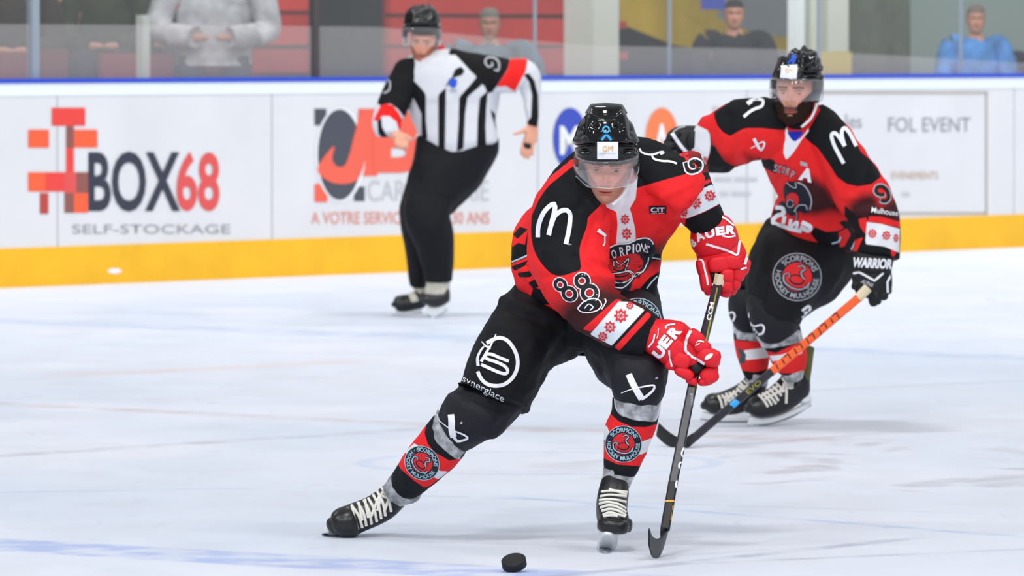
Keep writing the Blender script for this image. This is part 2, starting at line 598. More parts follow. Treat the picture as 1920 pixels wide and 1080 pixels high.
def head_local():
    tb = np.array([
        (.1165, .004, .000, .020), (.114, .022, .020, .040), (.106, .044, .046, .064), (.09, .061, .067, .083), (.07, .071, .080, .094),
        (.045, .0755, .087, .101), (.02, .077, .089, .104), (0, .0755, .084, .103), (-.02, .0735, .084, .098), (-.045, .070, .085, .088),
        (-.06, .066, .0855, .075), (-.075, .061, .084, .058), (-.09, .054, .0825, .040), (-.103, .044, .0815, .022), (-.112, .032, .077, .006),
        (-.118, .018, .068, -.012), (-.1205, .005, .052, -.03)])
    q = catmull(tb, 170); nu = 150
    t = np.linspace(0, 2 * math.pi, nu, endpoint=False)
    V = []
    for z, w_, fr, bk in q:
        sx = np.sin(t); cy = np.cos(t)       # cy=1 front
        x = w_ * np.sign(sx) * np.abs(sx) ** .9
        cen = (bk - fr) / 2; h = (bk + fr) / 2
        y = cen - h * np.sign(cy) * np.abs(cy) ** .92
        ff = np.clip((-(y - cen) / max(h, 1e-4)), 0, 1) ** .5
        g = lambda a, c, s: np.exp(-((a - c) / s) ** 2)
        ax = np.abs(x)
        hz = np.interp(z, [-.053, -.047, -.040, -.03, -.005, .012], [0, .010, .024, .0215, .008, 0]); sg = np.interp(z, [-.047, -.04, -.02, .01], [.0135, .012, .008, .006])
        dy = -hz * np.exp(-(x / sg) ** 2)
        dy += -.008 * g(ax, .014, .005) * g(z, -.042, .006)
        dy += .0125 * g(ax, .031, .0155) * g(z, .002, .0125)
        dy += -.0045 * g(z, .021, .008) * np.exp(-(x / .048) ** 4)
        dy += -.004 * g(ax, .042, .018) * g(z, -.026, .018)
        dy += -.0055 * g(z, -.066, .0045) * g(x, 0, .019) - .006 * g(z, -.0765, .005) * g(x, 0, .017)
        dy += .005 * g(z, -.0712, .0017) * g(x, 0, .023)
        dy += .004 * g(z, -.087, .005) * g(x, 0, .02) - .005 * g(z, -.101, .011) * g(x, 0, .016)
        y = y + dy * ff
        ear = g(y, .012, .016) * g(z, -.012, .027) * (np.abs(sx) > .7)
        x = x + np.sign(x) * .007 * ear
        V += list(zip(x, y, np.full(nu, z)))
    R = len(q); f = []
    for i in range(R - 1):
        for j in range(nu):
            k = (j + 1) % nu
            f.append((i * nu + j, (i + 1) * nu + j, (i + 1) * nu + k, i * nu + k))
    f.append(tuple(range(nu))); f.append(tuple(reversed(range((R - 1) * nu, R * nu))))
    return np.array(V), f

HEADV, HEADF = head_local()

def head_frame(x, y, d, yaw, pitch, roll):
    M = Matrix.Rotation(math.radians(roll), 3, 'Y') @ Matrix.Rotation(math.radians(yaw), 3, 'Z') @ Matrix.Rotation(math.radians(pitch), 3, 'X')
    return np.array(M), P(x, y, d)

def skin_cols(v, R, c, sc, skin, brow, beard, lip, hair):
    L = ((v - c) @ R) / sc
    x, y, z = L.T; ax = np.abs(x)
    col = np.tile(np.array(lin(skin)), (len(v), 1))
    def mix(k, h):
        k = np.clip(k, 0, 1)[:, None]
        return col * (1 - k) + np.array(lin(h)) * k
    fr = (y < -.03) & (np.abs(z) < .14)
    g = lambda a, c_, s: np.exp(-((a - c_) / s) ** 2)
    col = mix(.45 * g(ax, .042, .02) * g(z, -.028, .018) * fr, '#d98272')
    col = mix(.35 * g(x, 0, .014) * g(z, -.038, .012) * fr, '#cf7a68')
    bz = .0215 - .10 * np.maximum(ax - .035, 0) + .0
    col = mix(.85 * np.clip(1.6 * np.exp(-((z - bz) / .0042) ** 4) * (ax > .011) * (ax < .052), 0, 1) * fr, brow)
    col = mix(.7 * g(z, .0085, .0028) * g(ax, .031, .016) * fr, '#3a2a26')
    if beard:
        bc, bs = beard
        k = np.clip((-.050 - z + np.clip(ax - .022, 0, 1) * 1.1) / .008, 0, 1)
        n = np.array([noise.noise(Vector(a) * 120) for a in L]) * .3
        k = k * (y < .03) * (np.abs(z) < .2)
        k *= 1 - .75 * g(x, 0, .012) * g(z, -.088, .004)
        col = mix(bs * np.clip(k + n * (k > .05), 0, 1), bc)
    col = mix(.9 * np.clip(1.5 * g(z, -.0715, .0085) * np.exp(-(x / .0235) ** 4) - .35, 0, 1) * fr, lip)
    col = mix(.9 * g(z, -.0712, .0016) * np.exp(-(x / .022) ** 4) * fr, '#4a1512')
    if hair:
        k = np.clip((z - .052 + .5 * np.maximum(0, .0 - y) * 0) / .004, 0, 1) + np.clip((y - .03) / .01, 0, 1) * (z > -.07)
        col = mix(k * (np.abs(z) < .14) * (np.abs(x) < .1) * (np.abs(y) < .13), hair)
    return col

def sphere(c, r, m, n=20, sc=(1, 1, 1)):
    v, f = limb([(0, 0, 0, 1), (0, 0, 0, 1)], n) if False else (None, None)
    V = []; Fc = []
    for i in range(n // 2 + 1):
        u = math.pi * i / (n // 2) - math.pi / 2
        for j in range(n):
            h = 2 * math.pi * j / n
            V.append((c[0] + r * sc[0] * math.cos(u) * math.cos(h), c[1] + r * sc[1] * math.cos(u) * math.sin(h), c[2] + r * sc[2] * math.sin(u)))
    for i in range(n // 2):
        for j in range(n):
            k = (j + 1) % n
            Fc.append((i * n + j, i * n + k, (i + 1) * n + k, (i + 1) * n + j))
    return Comp(np.array(V), Fc, m)

# ================================================================== THE RINK
A0 = G(0, 540.0); B0 = G(1920, 463.0)
U = (B0 - A0); U /= np.linalg.norm(U)
NB = np.array([U[1], -U[0], 0.0])
if NB[1] > 0: NB = -NB                     # towards the camera
UP = np.array([0, 0, 1.0])
def BW(s, b, z): return A0 + U * s - NB * b + UP * z
def BD(x, b):
    r = rays(x, 540.0); p = A0 - NB * b
    t = ((p[0] * NB[0] + p[1] * NB[1])) / (r[0] * NB[0] + r[1] * NB[1])
    return float(r[1] * t)
def BS(x, b=0):
    d = BD(x, b); q = P(x, 540, d)
    return float((q - A0) @ U)
def onboard(v, off=0.004):
    v = np.asarray(v, float); r = rays(v[:, 0], v[:, 1]); p = A0 + NB * off
    o = np.array([0, 0, CAMH])
    t = ((p - o) @ NB) / (r @ NB)
    return o + r * t[:, None]
def bprt(sh, m, off=0.004):
    return Comp(onboard(sh[0], off), sh[1], m)

def slab(s0, s1, b0, b1, z0, z1, m):
    v = [BW(s, b, z) for s in (s0, s1) for b in (b0, b1) for z in (z0, z1)]
    c = Comp(np.array(v), [(0, 1, 3, 2), (4, 6, 7, 5), (0, 4, 5, 1), (2, 3, 7, 6), (0, 2, 6, 4), (1, 5, 7, 3)], m)
    c.flat = True
    return c.orient()

# ---- ice
def ice_material():
    m = bpy.data.materials.new('ice'); m.use_nodes = True
    nt = m.node_tree; N = nt.nodes; L = nt.links; b = N['Principled BSDF']
    geo = N.new('ShaderNodeNewGeometry'); pos = geo.outputs['Position']
    def noise_(scale, vec, det=4, dist=0.0):
        mp = N.new('ShaderNodeMapping'); mp.inputs['Scale'].default_value = vec
        L.new(pos, mp.inputs[0])
        n = N.new('ShaderNodeTexNoise'); n.inputs['Scale'].default_value = scale; n.inputs['Detail'].default_value = det
        n.inputs['Distortion'].default_value = dist
        L.new(mp.outputs[0], n.inputs['Vector']); return n.outputs['Fac']
    def mr(src, a, b_, c, d):
        q = N.new('ShaderNodeMapRange'); q.interpolation_type = 'SMOOTHSTEP'
        L.new(src, q.inputs['Value'])
        for k, v in zip(('From Min', 'From Max', 'To Min', 'To Max'), (a, b_, c, d)): q.inputs[k].default_value = v
        return q.outputs[0]
    def mul(a, b_):
        q = N.new('ShaderNodeMath'); q.operation = 'MULTIPLY'; L.new(a, q.inputs[0]); L.new(b_, q.inputs[1]); return q.outputs[0]
    def over(base, col, fac):
        q = N.new('ShaderNodeMixRGB'); L.new(fac, q.inputs[0]); L.new(base, q.inputs[1]); q.inputs[2].default_value = lin(col); return q.outputs[0]
    c = N.new('ShaderNodeRGB'); c.outputs[0].default_value = lin('#d9dfeb'); out = c.outputs[0]
    out = over(out, '#cbd6e6', mr(noise_(0.35, (1, .5, 1)), .42, .66, 0, .8))
    out = over(out, '#e0e4ef', mr(noise_(0.8, (1, .6, 1), 5), .5, .7, 0, .7))
    # worn streaks and snow scuffs
    sc = mr(noise_(2.2, (1, .8, 1), 6, .6), .52, .68, 0, .48)
    p = G(1620, 870); dn = N.new('ShaderNodeVectorMath'); dn.operation = 'DISTANCE'
    mp = N.new('ShaderNodeMapping'); mp.inputs['Scale'].default_value = (1, .55, 0); L.new(pos, mp.inputs[0])
    L.new(mp.outputs[0], dn.inputs[0]); dn.inputs[1].default_value = (p[0], p[1] * .55, 0)
    out = over(out, '#a9a2a8', mul(sc, mr(dn.outputs['Value'], .5, 1.6, 1, .12)))
    out = over(out, '#b9bccb', mr(noise_(9, (1, .25, 1), 7, .8), .6, .78, 0, .3))
    def line(x0, y0, x1, y1, hw, col, al, a=0.0, e=1.0, soft=0.7, brk=0.0):
        nonlocal out
        p0 = G(x0, y0); p1 = G(x1, y1); t = p1 - p0; ln = np.linalg.norm(t); t = t / ln; n = np.array([-t[1], t[0], 0])
        d = N.new('ShaderNodeVectorMath'); d.operation = 'DOT_PRODUCT'; L.new(pos, d.inputs[0]); d.inputs[1].default_value = tuple(n)
        s = N.new('ShaderNodeMath'); s.operation = 'SUBTRACT'; L.new(d.outputs['Value'], s.inputs[0]); s.inputs[1].default_value = float(p0 @ n)
        ab = N.new('ShaderNodeMath'); ab.operation = 'ABSOLUTE'; L.new(s.outputs[0], ab.inputs[0])
        fac = mr(ab.outputs[0], hw * (1 - soft), hw, al, 0)
        d2 = N.new('ShaderNodeVectorMath'); d2.operation = 'DOT_PRODUCT'; L.new(pos, d2.inputs[0]); d2.inputs[1].default_value = tuple(t)
        c0 = float(p0 @ t)
        fac = mul(fac, mr(d2.outputs['Value'], c0 + a * ln, c0 + a * ln + .15 * ln, 0, 1))
        fac = mul(fac, mr(d2.outputs['Value'], c0 + e * ln - .15 * ln, c0 + e * ln, 1, 0))
        if brk: fac = mul(fac, mr(noise_(5, (1, 1, 1), 5), .5 - brk * .3, .62, .25, 1))
        out = over(out, col, fac)
    line(-300, 1004, 980, 1077, .25, '#a9b8e4', .85, a=-.3, e=1.45, soft=.35, brk=.4)
    line(-200, 747, 980, 805, .16, '#c9b0ac', .42, a=-.3, e=1.1, brk=.4)
    line(900, 801, 1500, 822, .2, '#c6b3ae', .45, a=-.2, e=1.2, brk=.5)
    line(-200, 868, 820, 802, .12, '#b4b4bd', .5, a=-.3, e=1.2, brk=.4)
    line(-300, 590, 900, 636, .42, '#aebfdf', .6, a=-.3, e=1.1, brk=.3)
    line(1200, 641, 2100, 679, .28, '#a9bbe0', .6, a=-.2, e=1.3, brk=.3)
    line(40, 708, 740, 674, .22, '#e2c4b4', .4, brk=.6)
    line(960, 932, 2000, 1013, .055, '#a9c3ea', .6, a=-.1, e=1.2, brk=.3)
    line(900, 1096, 1760, 1004, .06, '#9aa0b2', .55, brk=.4)
    line(640, 925, 1900, 965, .05, '#b5bccb', .4, brk=.5)
    line(1230, 1060, 2100, 1022, .05, '#a5aabb', .4, brk=.5)
    line(1240, 745, 2100, 705, .12, '#b8bfd2', .4, brk=.5)
    line(-100, 925, 520, 915, .07, '#b5c3dc', .4, brk=.5)
    # painted circle
    def circ(cx, cy, r, hw, col, al):
        nonlocal out
        p0 = G(cx, cy); d = N.new('ShaderNodeVectorMath'); d.operation = 'DISTANCE'; L.new(pos, d.inputs[0]); d.inputs[1].default_value = tuple(p0)
        s = N.new('ShaderNodeMath'); s.operation = 'SUBTRACT'; L.new(d.outputs['Value'], s.inputs[0]); s.inputs[1].default_value = r
        ab = N.new('ShaderNodeMath'); ab.operation = 'ABSOLUTE'; L.new(s.outputs[0], ab.inputs[0])
        out = over(out, col, mr(ab.outputs[0], hw * .3, hw, al, 0))
    circ(1010, 868, .68, .05, '#a9c0ea', .28)
    L.new(out, b.inputs['Base Color'])
    b.inputs['Specular IOR Level'].default_value = .12
    rr = mr(noise_(3, (1, .5, 1), 5),   .3, .7, .45, .6)
    L.new(rr, b.inputs['Roughness'])
    bp = N.new('ShaderNodeBump'); bp.inputs['Strength'].default_value = .15; bp.inputs['Distance'].default_value = .003
    L.new(noise_(26, (1, .3, 1), 6, .4), bp.inputs['Height']); L.new(bp.outputs[0], b.inputs['Normal'])
    MATS['ice'] = m
ice_material()
v = [(-14, 4, 0), (26, 4, 0)]
q0 = BW(-14, -.002, 0); q1 = BW(46, -.002, 0)
c = Comp(np.array([(-30, 2, 0), (42, 2, 0), tuple(q1), tuple(q0)]), [(0, 1, 2, 3)], 'ice'); c.flat = True
# slab of ice with thickness
c2 = Comp(np.vstack([c.v, c.v - [0, 0, .1]]), [(0, 1, 2, 3), (7, 6, 5, 4), (0, 4, 5, 1), (1, 5, 6, 2), (2, 6, 7, 3), (3, 7, 4, 0)], 'ice'); c2.flat = True
build('floor', [c2], kind='structure', label='white rink ice scored by skate marks and faint painted lines')

# ---- dasher boards
mat('board_white', '#dddee2', .35, .4, mottle=.05, mscale=1.6)
mat('kick_yellow', '#f6bb1e', .4, .4, mottle=.12, mscale=2.2)
mat('rail_blue', '#2a4bc4', .4, .4)
mat('rail_white', '#e9f1f5', .35, .4)
mat('seam_grey', '#b4b6bd', .5, .3)
S0, S1 = -14, 46
BT = 1.395
wall = build('wall_rink_boards', [slab(S0, S1, 0, .1, .255, BT - .03, 'board_white')], kind='structure', origin=tuple(BW(0, 0, 0)),
             label='white rink boards with printed adverts and yellow foot strip')
build('kick_plate', [slab(S0, S1, -.012, .1, 0, .262, 'kick_yellow')], wall, label='yellow foot strip of the boards')
build('top_rail', [slab(S0, S1, -.02, .14, BT - .03, BT, 'rail_blue'), slab(S0, S1, -.008, .0, BT - .115, BT - .03, 'rail_white')], wall, label='blue capping over a white lip')
seams = []
for x in (108, 510, 1008, 1400, 1900):
    seams.append(slab(BS(x) - .006, BS(x) + .006, -.003, 0, .262, BT - .115, 'seam_grey'))
build('panel_seam', seams, wall)

mat('ad_red', '#e8463f', .4); mat('ad_orange', '#f5613a', .4); mat('ad_darkred', '#b8483f', .4); mat('ad_brown', '#8f5750', .4)
mat('ad_navy', '#363848', .4); mat('ad_pink', '#dd5552', .4); mat('ad_grey', '#9b9ca3', .4); mat('ad_lgrey', '#c2c3c9', .4)
mat('ad_slate', '#4a4e58', .4); mat('ad_coral', '#ef6550', .4); mat('ad_blue', '#3d50b8', .4); mat('ad_or2', '#f08050', .4)
mat('ad_tan', '#b3aaa0', .4); mat('ad_rose', '#e0988a', .4); mat('ad_white', '#eceef2', .4); mat('ad_brt', '#c9a98e', .4)
def rct(x0, y0, x1, y1): return shape([(x0, y0), (x1, y0), (x1, y1), (x0, y1)])
ad = [bprt(rct(*r), m) for r, m in [
    ((97, 202, 160, 236), 'ad_red'), ((53, 243, 92, 277), 'ad_orange'), ((139, 243, 183, 277), 'ad_orange'), ((124, 236, 139, 277), 'ad_brown'),
    ((124, 277, 139, 323), 'ad_red'), ((53, 323, 85, 359), 'ad_orange'), ((85, 323, 121, 359), 'ad_red'), ((121, 323, 143, 362), 'ad_pink'), ((143, 323, 167, 362), 'ad_brown'),
    ((75, 362, 91, 401), 'ad_darkred'), ((121, 362, 139, 399), 'ad_brown'), ((139, 362, 165, 399), 'ad_orange')]]
build('advert_squares', ad, wall, label='orange and red pixel cross printed on the boards')
build('advert_lettering', [bprt(fit('BOX', 166, 284, 338, 397, .022), 'ad_navy', .006), bprt(fit('68', 331, 284, 412, 396, .025), 'ad_pink', .005),
                           bprt(fit('SELF-STOCKAGE', 136, 421, 432, 438, .0), 'ad_grey', .005)], wall, label='dark and red storage advert lettering')
ad = [bprt(rct(590, 204, 612, 235), 'ad_slate'), bprt(rct(672, 204, 708, 330), 'ad_coral'), bprt(rct(590, 345, 614, 379), 'ad_coral'), bprt(rct(664, 350, 684, 377), 'ad_slate'),
      bprt(shape(ell(638, 290, 47, 89)), 'ad_white', .005), bprt(shape(ell(637, 290, 41, 85)), 'ad_slate', .0065),
      bprt(shape([(675, 215), (694, 230), (688, 280), (680, 318), (668, 338), (645, 345), (620, 341), (598, 325), (600, 305), (626, 274), (623, 298), (632, 312), (646, 310), (655, 290), (662, 262), (668, 240)], smooth=True), 'ad_coral', .008),
      bprt(fit('B', 700, 204, 796, 324, .05), 'ad_coral', .006)]
build('advert_emblem', ad, wall, label='grey oval with coral swoosh beside a coral letter')
build('advert_lettering', [bprt(fit('CARROSSERIE', 690, 338, 917, 377), 'ad_lgrey', .005), bprt(fit('A VOTRE SERVICE DEPUIS 30 ANS', 584, 397, 918, 420, .01), 'ad_rose', .005)], wall, label='grey and rose garage advert lettering')
build('advert_emblem', [bprt(shape(ell(1069, 260, 32, 58)), 'ad_blue'), bprt(fit('M', 1050, 236, 1086, 290, .03), 'ad_white', .006)], wall, label='blue oval with a white letter')
build('advert_emblem', [bprt(shape(ell(1241, 260, 31, 58)), 'ad_or2'), bprt(fit('A', 1224, 232, 1258, 300, .03), 'ad_white', .006)], wall, label='orange oval with a white letter')
fr = [bprt(rct(*r), 'ad_tan', .005) for r in [(1453, 172, 1852, 176), (1453, 398, 1852, 402), (1452, 172, 1455, 402), (1848, 172, 1852, 402)]]
fr += [bprt(fit('FOL EVENT', 1666, 220, 1820, 247), 'ad_grey', .005), bprt(fit('les', 1586, 214, 1616, 240), 'ad_grey', .005),
       bprt(fit('EVENEMENTS', 1672, 322, 1760, 336), 'ad_brt', .005)]
for (a, b_, y) in [(1340, 1372, 333), (1378, 1420, 333), (1350, 1366, 360), (1372, 1408, 360), (1335, 1350, 200), (1692, 1706, 361)]:
    fr.append(bprt(rct(a, y, b_, y + 7), 'ad_lgrey', .005))
build('advert_frame', fr, wall, label='framed white advert with thin grey lettering')
sc_ = []
for (x, y, w_, h) in [(205, 488, 26, 5)]: sc_.append(bprt(shape(ell(x + 10, y + 20, 13, 5)), 'ad_white', .014))
build('scuff_mark', sc_, wall, label='pale scuff on the yellow strip')

# ---- glass
clear_mat('glass_clear', (.93, .96, .95, 1), .05, .05, (.7, .75, .75, 1))
clear_mat('glass_reflection_haze', (.9, .9, .9, 1), .24, .03, (.80, .78, .77, 1))  # reflection along the lower panes, painted in as a pale diffuse haze
mat('post_metal', '#8f9aa6', .4, .5); mat('post_dark', '#4a4344', .5, .4)
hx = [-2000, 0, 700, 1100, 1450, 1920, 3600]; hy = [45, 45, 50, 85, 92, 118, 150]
posts = [-1600, -900, -330, 65, 590, 1003, 1255, 1535, 1800, 2120, 2600, 3100]
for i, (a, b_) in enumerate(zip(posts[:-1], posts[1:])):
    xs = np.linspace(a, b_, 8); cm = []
    for zlo, which in (('lo', 'glass_reflection_haze'), ('hi', 'glass_clear')):
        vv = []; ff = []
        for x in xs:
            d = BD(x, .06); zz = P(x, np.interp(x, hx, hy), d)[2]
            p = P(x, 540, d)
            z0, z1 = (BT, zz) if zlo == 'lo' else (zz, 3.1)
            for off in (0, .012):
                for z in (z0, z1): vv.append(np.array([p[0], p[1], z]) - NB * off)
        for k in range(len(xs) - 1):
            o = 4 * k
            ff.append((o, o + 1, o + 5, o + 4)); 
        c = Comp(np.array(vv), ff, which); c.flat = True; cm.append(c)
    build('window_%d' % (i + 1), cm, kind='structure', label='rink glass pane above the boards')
for i, x in enumerate(posts[3:9] + posts[9:] + posts[:3]):
    s = BS(x, .06); dk = i != 0
    w_ = .035 if not dk else (.03 if i == 1 else .012)
    p = slab(s - w_, s + w_, .04 if i < 2 else .055, .09 if i < 2 else .072, BT, 3.1, 'post_dark' if i == 1 else 'post_metal')
    build('trim_%d' % (i + 1), [p], kind='structure', label='upright post between two glass panes')

# ---- stand behind the glass
mat('concrete', '#5c5b5c', .8, .2); mat('stand_red', '#b02a22', .6, .3, mottle=.1, mscale=4); mat('stand_darkred', '#5e1613', .7, .2)
mat('dark_wall', '#3a3028', .9, .1, mottle=.8, mscale=3.5); mat('pale_wall', '#a3b5af', .8, .2); mat('curtain', '#606458', .9, .1, mottle=.25, mscale=5)
mat('pillar_white', '#cfd1c8', .6, .3); mat('yellow_cloth', '#bd9d1c', .7, .2, mottle=.15, mscale=3); mat('grey_cloth', '#8b9196', .7, .2)
mat('yellow_pale', '#c9b24c', .7, .2)
build('floor_stand', [slab(-14, 46, .2, 1.3, -.05, .0, 'concrete'), slab(-14, 46, 1.3, 12, -.05, .62, 'concrete')], kind='structure', label='raised concrete floor behind the boards')
s_a, s_b, s_c = BS(470, 7), BS(1120, 7), BS(1600, 5)
build('wall_back', [slab(-14, s_a, 7, 7.2, .62, 6, 'dark_wall')], kind='structure', label='dark wall behind the left crowd')
build('wall_red', [slab(s_a, s_b, 7, 7.2, .62, 6, 'stand_darkred')], kind='structure', label='dark red wall behind the benches')
build('wall_pale', [slab(BS(1120, 6), 46, 6, 6.2, .62, 6, 'pale_wall')], kind='structure', label='pale green wall behind the right spectators')
def yz(x, y, b): return float(P(x, y, BD(x, b))[2])
def bench(x0, x1, b, yt, yb, g):
    s0, s1 = BS(x0, b), BS(x1, b); zt, zb = yz((x0 + x1) / 2, yt, b), yz((x0 + x1) / 2, yb, b)
    r = thing('bench', g, 'bench', tuple(BW((s0 + s1) / 2, b, .62)), 'red benches in the stand')
    build('backrest', [slab(s0, s1, b, b + .06, zb, zt, 'stand_red')], r)
    build('seat', [slab(s0, s1, b - .42, b, zb - .12, zb - .06, 'stand_red')], r)
    build('riser', [slab(s0, s1, b + .0, b + .05, .62, zb - .12, 'stand_darkred')], r)
bench(478, 640, 2.4, 92, 136, 'red bench behind the glass, left of the striped official, lowest row')
bench(732, 1104, 2.9, 90, 138, 'red bench behind the glass, right of the striped official, lowest row')
bench(478, 635, 3.7, 28, 84, 'red bench behind the glass, left of the striped official, upper row')
bench(732, 1104, 3.9, 34, 84, 'red bench behind the glass, right of the striped official, middle row')
bench(732, 1104, 4.9, -30, 26, 'red bench behind the glass, right of the striped official, top row')
bench(478, 630, 4.8, -34, 20, 'red bench behind the glass, left of the striped official, top row')
mat('black_cloth', '#17151a', .8, .2)
o = build('equipment_case', [slab(BS(658, 1.45), BS(716, 1.45), 1.45, 1.85, .62, yz(690, -40, 1.45), 'black_cloth')], label='black case standing in the gap between the red benches', cat='case')
build('pillar', [slab(BS(1112, 1.9), BS(1160, 1.9), 1.9, 2.2, .62, 5, 'pillar_white')], label='wide white pillar between red benches and yellow banner', cat='pillar')
# banner with yellow field, dark border and grey disc
bb = 4.6
def at_b(sh, m, b, off=0.0):
    v = np.asarray(sh[0], float); r = rays(v[:, 0], v[:, 1]); p = A0 - NB * (b - off); o_ = np.array([0, 0, CAMH])
    t = ((p - o_) @ NB) / (r @ NB)
    return Comp(o_ + r * t[:, None], sh[1], m)
t = thing('banner', 'yellow and grey banner hanging behind the dark dressed spectator', 'banner', tuple(BW(BS(1330, bb), bb, .62)))
build('cloth', [slab(BS(1162, bb), BS(1500, bb), bb, bb + .04, .62, 4, 'grey_cloth'),
                at_b(shape([(1162, -60), (1340, -60), (1352, 10), (1340, 40), (1308, 92), (1262, 84), (1162, 44)], smooth=False), 'yellow_cloth', bb, .01),
                at_b(shape([(1162, 44), (1262, 84), (1308, 92), (1308, 150), (1162, 150)]), 'black_cloth', bb, .012),
                at_b(stroke([(1290, 15), (1370, 60), (1440, 78), (1500, 86)], 26), 'yellow_cloth', bb, .014)], t)
build('sign', [slab(BS(1322, 4), BS(1358, 4), 4.0, 4.05, yz(1340, 18, 4), 4, 'ad_blue')], label='small blue framed sign hung above the banner', cat='sign')
mat('sign_teal', '#4a9a8c', .5)
for i, (x0, x1, m, lb) in enumerate([(1494, 1508, 'rail_white', 'narrow white upright pole left of the grey curtain'), (1520, 1533, 'pillar_white', 'narrow pale upright pole between two door posts'), (1552, 1590, 'pillar_white', 'broad pale door post beside the grey curtain')]):
    build('door_post', [slab(BS(x0, 2.0), BS(x1, 2.0), 2.0, 2.1, .62, 4.5, m)], label=lb, cat='post')
build('panel', [slab(BS(1536, 1.7), BS(1596, 1.7), 1.7, 1.75, .62, yz(1560, 97, 1.7), 'yellow_pale')], label='low yellow panel behind the bearded player\'s helmet', cat='panel')
o = build('curtain', [slab(BS(1598, 3), BS(1706, 3), 3, 3.1, .62, 4.5, 'curtain')], label='dull grey green curtain left of the blue shirted man', cat='curtain')
build('flag_pole', [slab(BS(268, .5), BS(282, .5), .5, .56, 0, yz(275, 28, .5), 'pillar_white')], label='short pale pole standing left of the white jacket spectator', cat='pole')

# ---- spectators
def spectator(x, b, yhead, shirt, hair, label, lean=0.0, wide=1.0, stand=False, legs='#20222c', skin='#b9806a', hands='lap', group=None):
    d = BD(x, b); hz = float(P(x, yhead, d)[2])
    H = 1.62 if stand else 1.22
    zf = hz - H; base = P(x, 540, d); bx, by = base[0], base[1]
    if zf < .62: pass
    r = thing('person', label, 'person', (bx, by, max(zf, .0)), group)
    hip = .92 if stand else .50; sh = hip + .50
    def W(a): return [(bx + p[0] * wide, by + p[1], zf + p[2], p[3]) for p in a]
    kn = [(-.1, 0, hip, .09), (-.13, -.02, .5, .065), (-.13, 0, .08, .05)] if stand else [(-.1, 0, hip, .09), (-.14, -.42, .5, .065), (-.14, -.44, .08, .05)]
    kn2 = [(-p[0], p[1], p[2], p[3]) for p in kn]
    if hands == 'lap':
        arm = [(-.2, 0, sh - .03, .055), (-.255, -.06, sh - .3, .045), (-.08, -.25, sh - .36, .035), (-.03, -.27, sh - .36, .03)]
    else:
        arm = [(-.2, 0, sh - .03, .055), (-.27, -.02, sh - .3, .045), (-.24, -.1, sh - .52, .035), (-.23, -.12, sh - .58, .03)]
    arm2 = [(-p[0], p[1], p[2], p[3]) for p in arm]
    ch = [W([(0, 0, hip, .13), (0, 0, hip + .3, .13), (0, 0, sh - .05, .12), (0, -.01, sh + .06, .055), (0, -.02, sh + .14, .05)]), W([(0, 0, hip, .1), (-.2, 0, sh - .03, .055)]), W(arm), W(arm2), W(kn), W(kn2)]
    hv = HEADV * .98; hc = np.array([bx, by - .03, zf + sh + .2])
    v, f = body_mesh(ch, (hv + hc, HEADF), .016)
    R = np.eye(3)
    mat('skin_v', '#c98f76', .55, .3, vcol='skin_col')
    cm = Comp(v, f, 'skin_v'); cm.attrs['_col'] = skin_cols(v, R, hc, .98, skin, hair, None, '#9a5a50', None)
    build('body', [cm], r)
    mat('cloth' + shirt, shirt, .85, .15, mottle=.45, mscale=7)
    def LF(a, rad, mm, n=24, e=2.2):
        a = np.array(W([(p[0], p[1], p[2], 0) for p in a]))[:, :3]
        q = catmull(a, max(8, len(a) * 6)); rr = np.interp(np.linspace(0, 1, len(q)), np.linspace(0, 1, len(rad)), [z[0] for z in rad]); r2 = np.interp(np.linspace(0, 1, len(q)), np.linspace(0, 1, len(rad)), [z[1] for z in rad])
        t_ = np.gradient(q, axis=0); t_ /= np.linalg.norm(t_, axis=1)[:, None]
        V = []
        for i in range(len(q)):
            s_ = np.array([1, 0, 0.]) if abs(t_[i][0]) < .8 else np.array([0, 0, 1.]); n_ = np.cross(t_[i], s_); n_ /= np.linalg.norm(n_); s_ = np.cross(n_, t_[i])
            for j in range(n):
                h = 2 * math.pi * j / n; V.append(q[i] + rr[i] * math.cos(h) * s_ + r2[i] * math.sin(h) * n_)
        ff = [(i * n + j, i * n + (j + 1) % n, (i + 1) * n + (j + 1) % n, (i + 1) * n + j) for i in range(len(q) - 1) for j in range(n)]
        ff += [tuple(range(n)), tuple(reversed(range((len(q) - 1) * n, len(q) * n)))]
        return Comp(np.array(V), ff, mm).orient()
    m = 'cloth' + shirt
    tor = LF([(0, 0, hip - .06), (0, 0, hip + .15), (0, 0, hip + .33), (0, 0, sh - .03), (0, 0, sh + .045)], [(.18 * wide, .15), (.175 * wide, .15), (.19 * wide, .15), (.165 * wide, .12), (.075, .075)], m)
    aw = wide ** .5
    sl = [LF([(s_ * .10, 0, sh - .03)] + [(s_ * abs(p[0]), p[1], p[2]) for p in arm[:3]], [(.07 * aw, .07 * aw), (.085 * aw, .085 * aw), (.078 * aw, .078 * aw), (.062 * aw, .062 * aw)], m) for s_ in (1, -1)]
    for q in [tor] + sl: q.wrinkle(.012, 9, x)
    build('shirt', [tor] + sl, r)
    mat('cloth' + legs, legs, .85, .15)
    build('trousers', [LF([tuple(p[:3]) for p in k], [(.115, .115), (.09, .09), (.075, .075)], 'cloth' + legs) for k in (kn, kn2)], r)
    if hair:
        mat('hair' + hair, hair, .8, .2, bump=.5, bscale=200)
        sel = (HEADV[:, 2] > .045) | ((HEADV[:, 1] > .02) & (HEADV[:, 2] > -.05))
        hv2 = HEADV * 1.06 + np.array([0, .006, .004]); ff = [q for q in HEADF if len(q) == 4 and all(sel[i] for i in q)]
        build('hair', [Comp(hv2 * .98 + hc, ff, 'hair' + hair)], r)
    return r
spectator(918, 1.75, 40, '#5f7484', '#6a6660', 'grey haired spectator in a grey blue top seated before the red benches', wide=1.35)
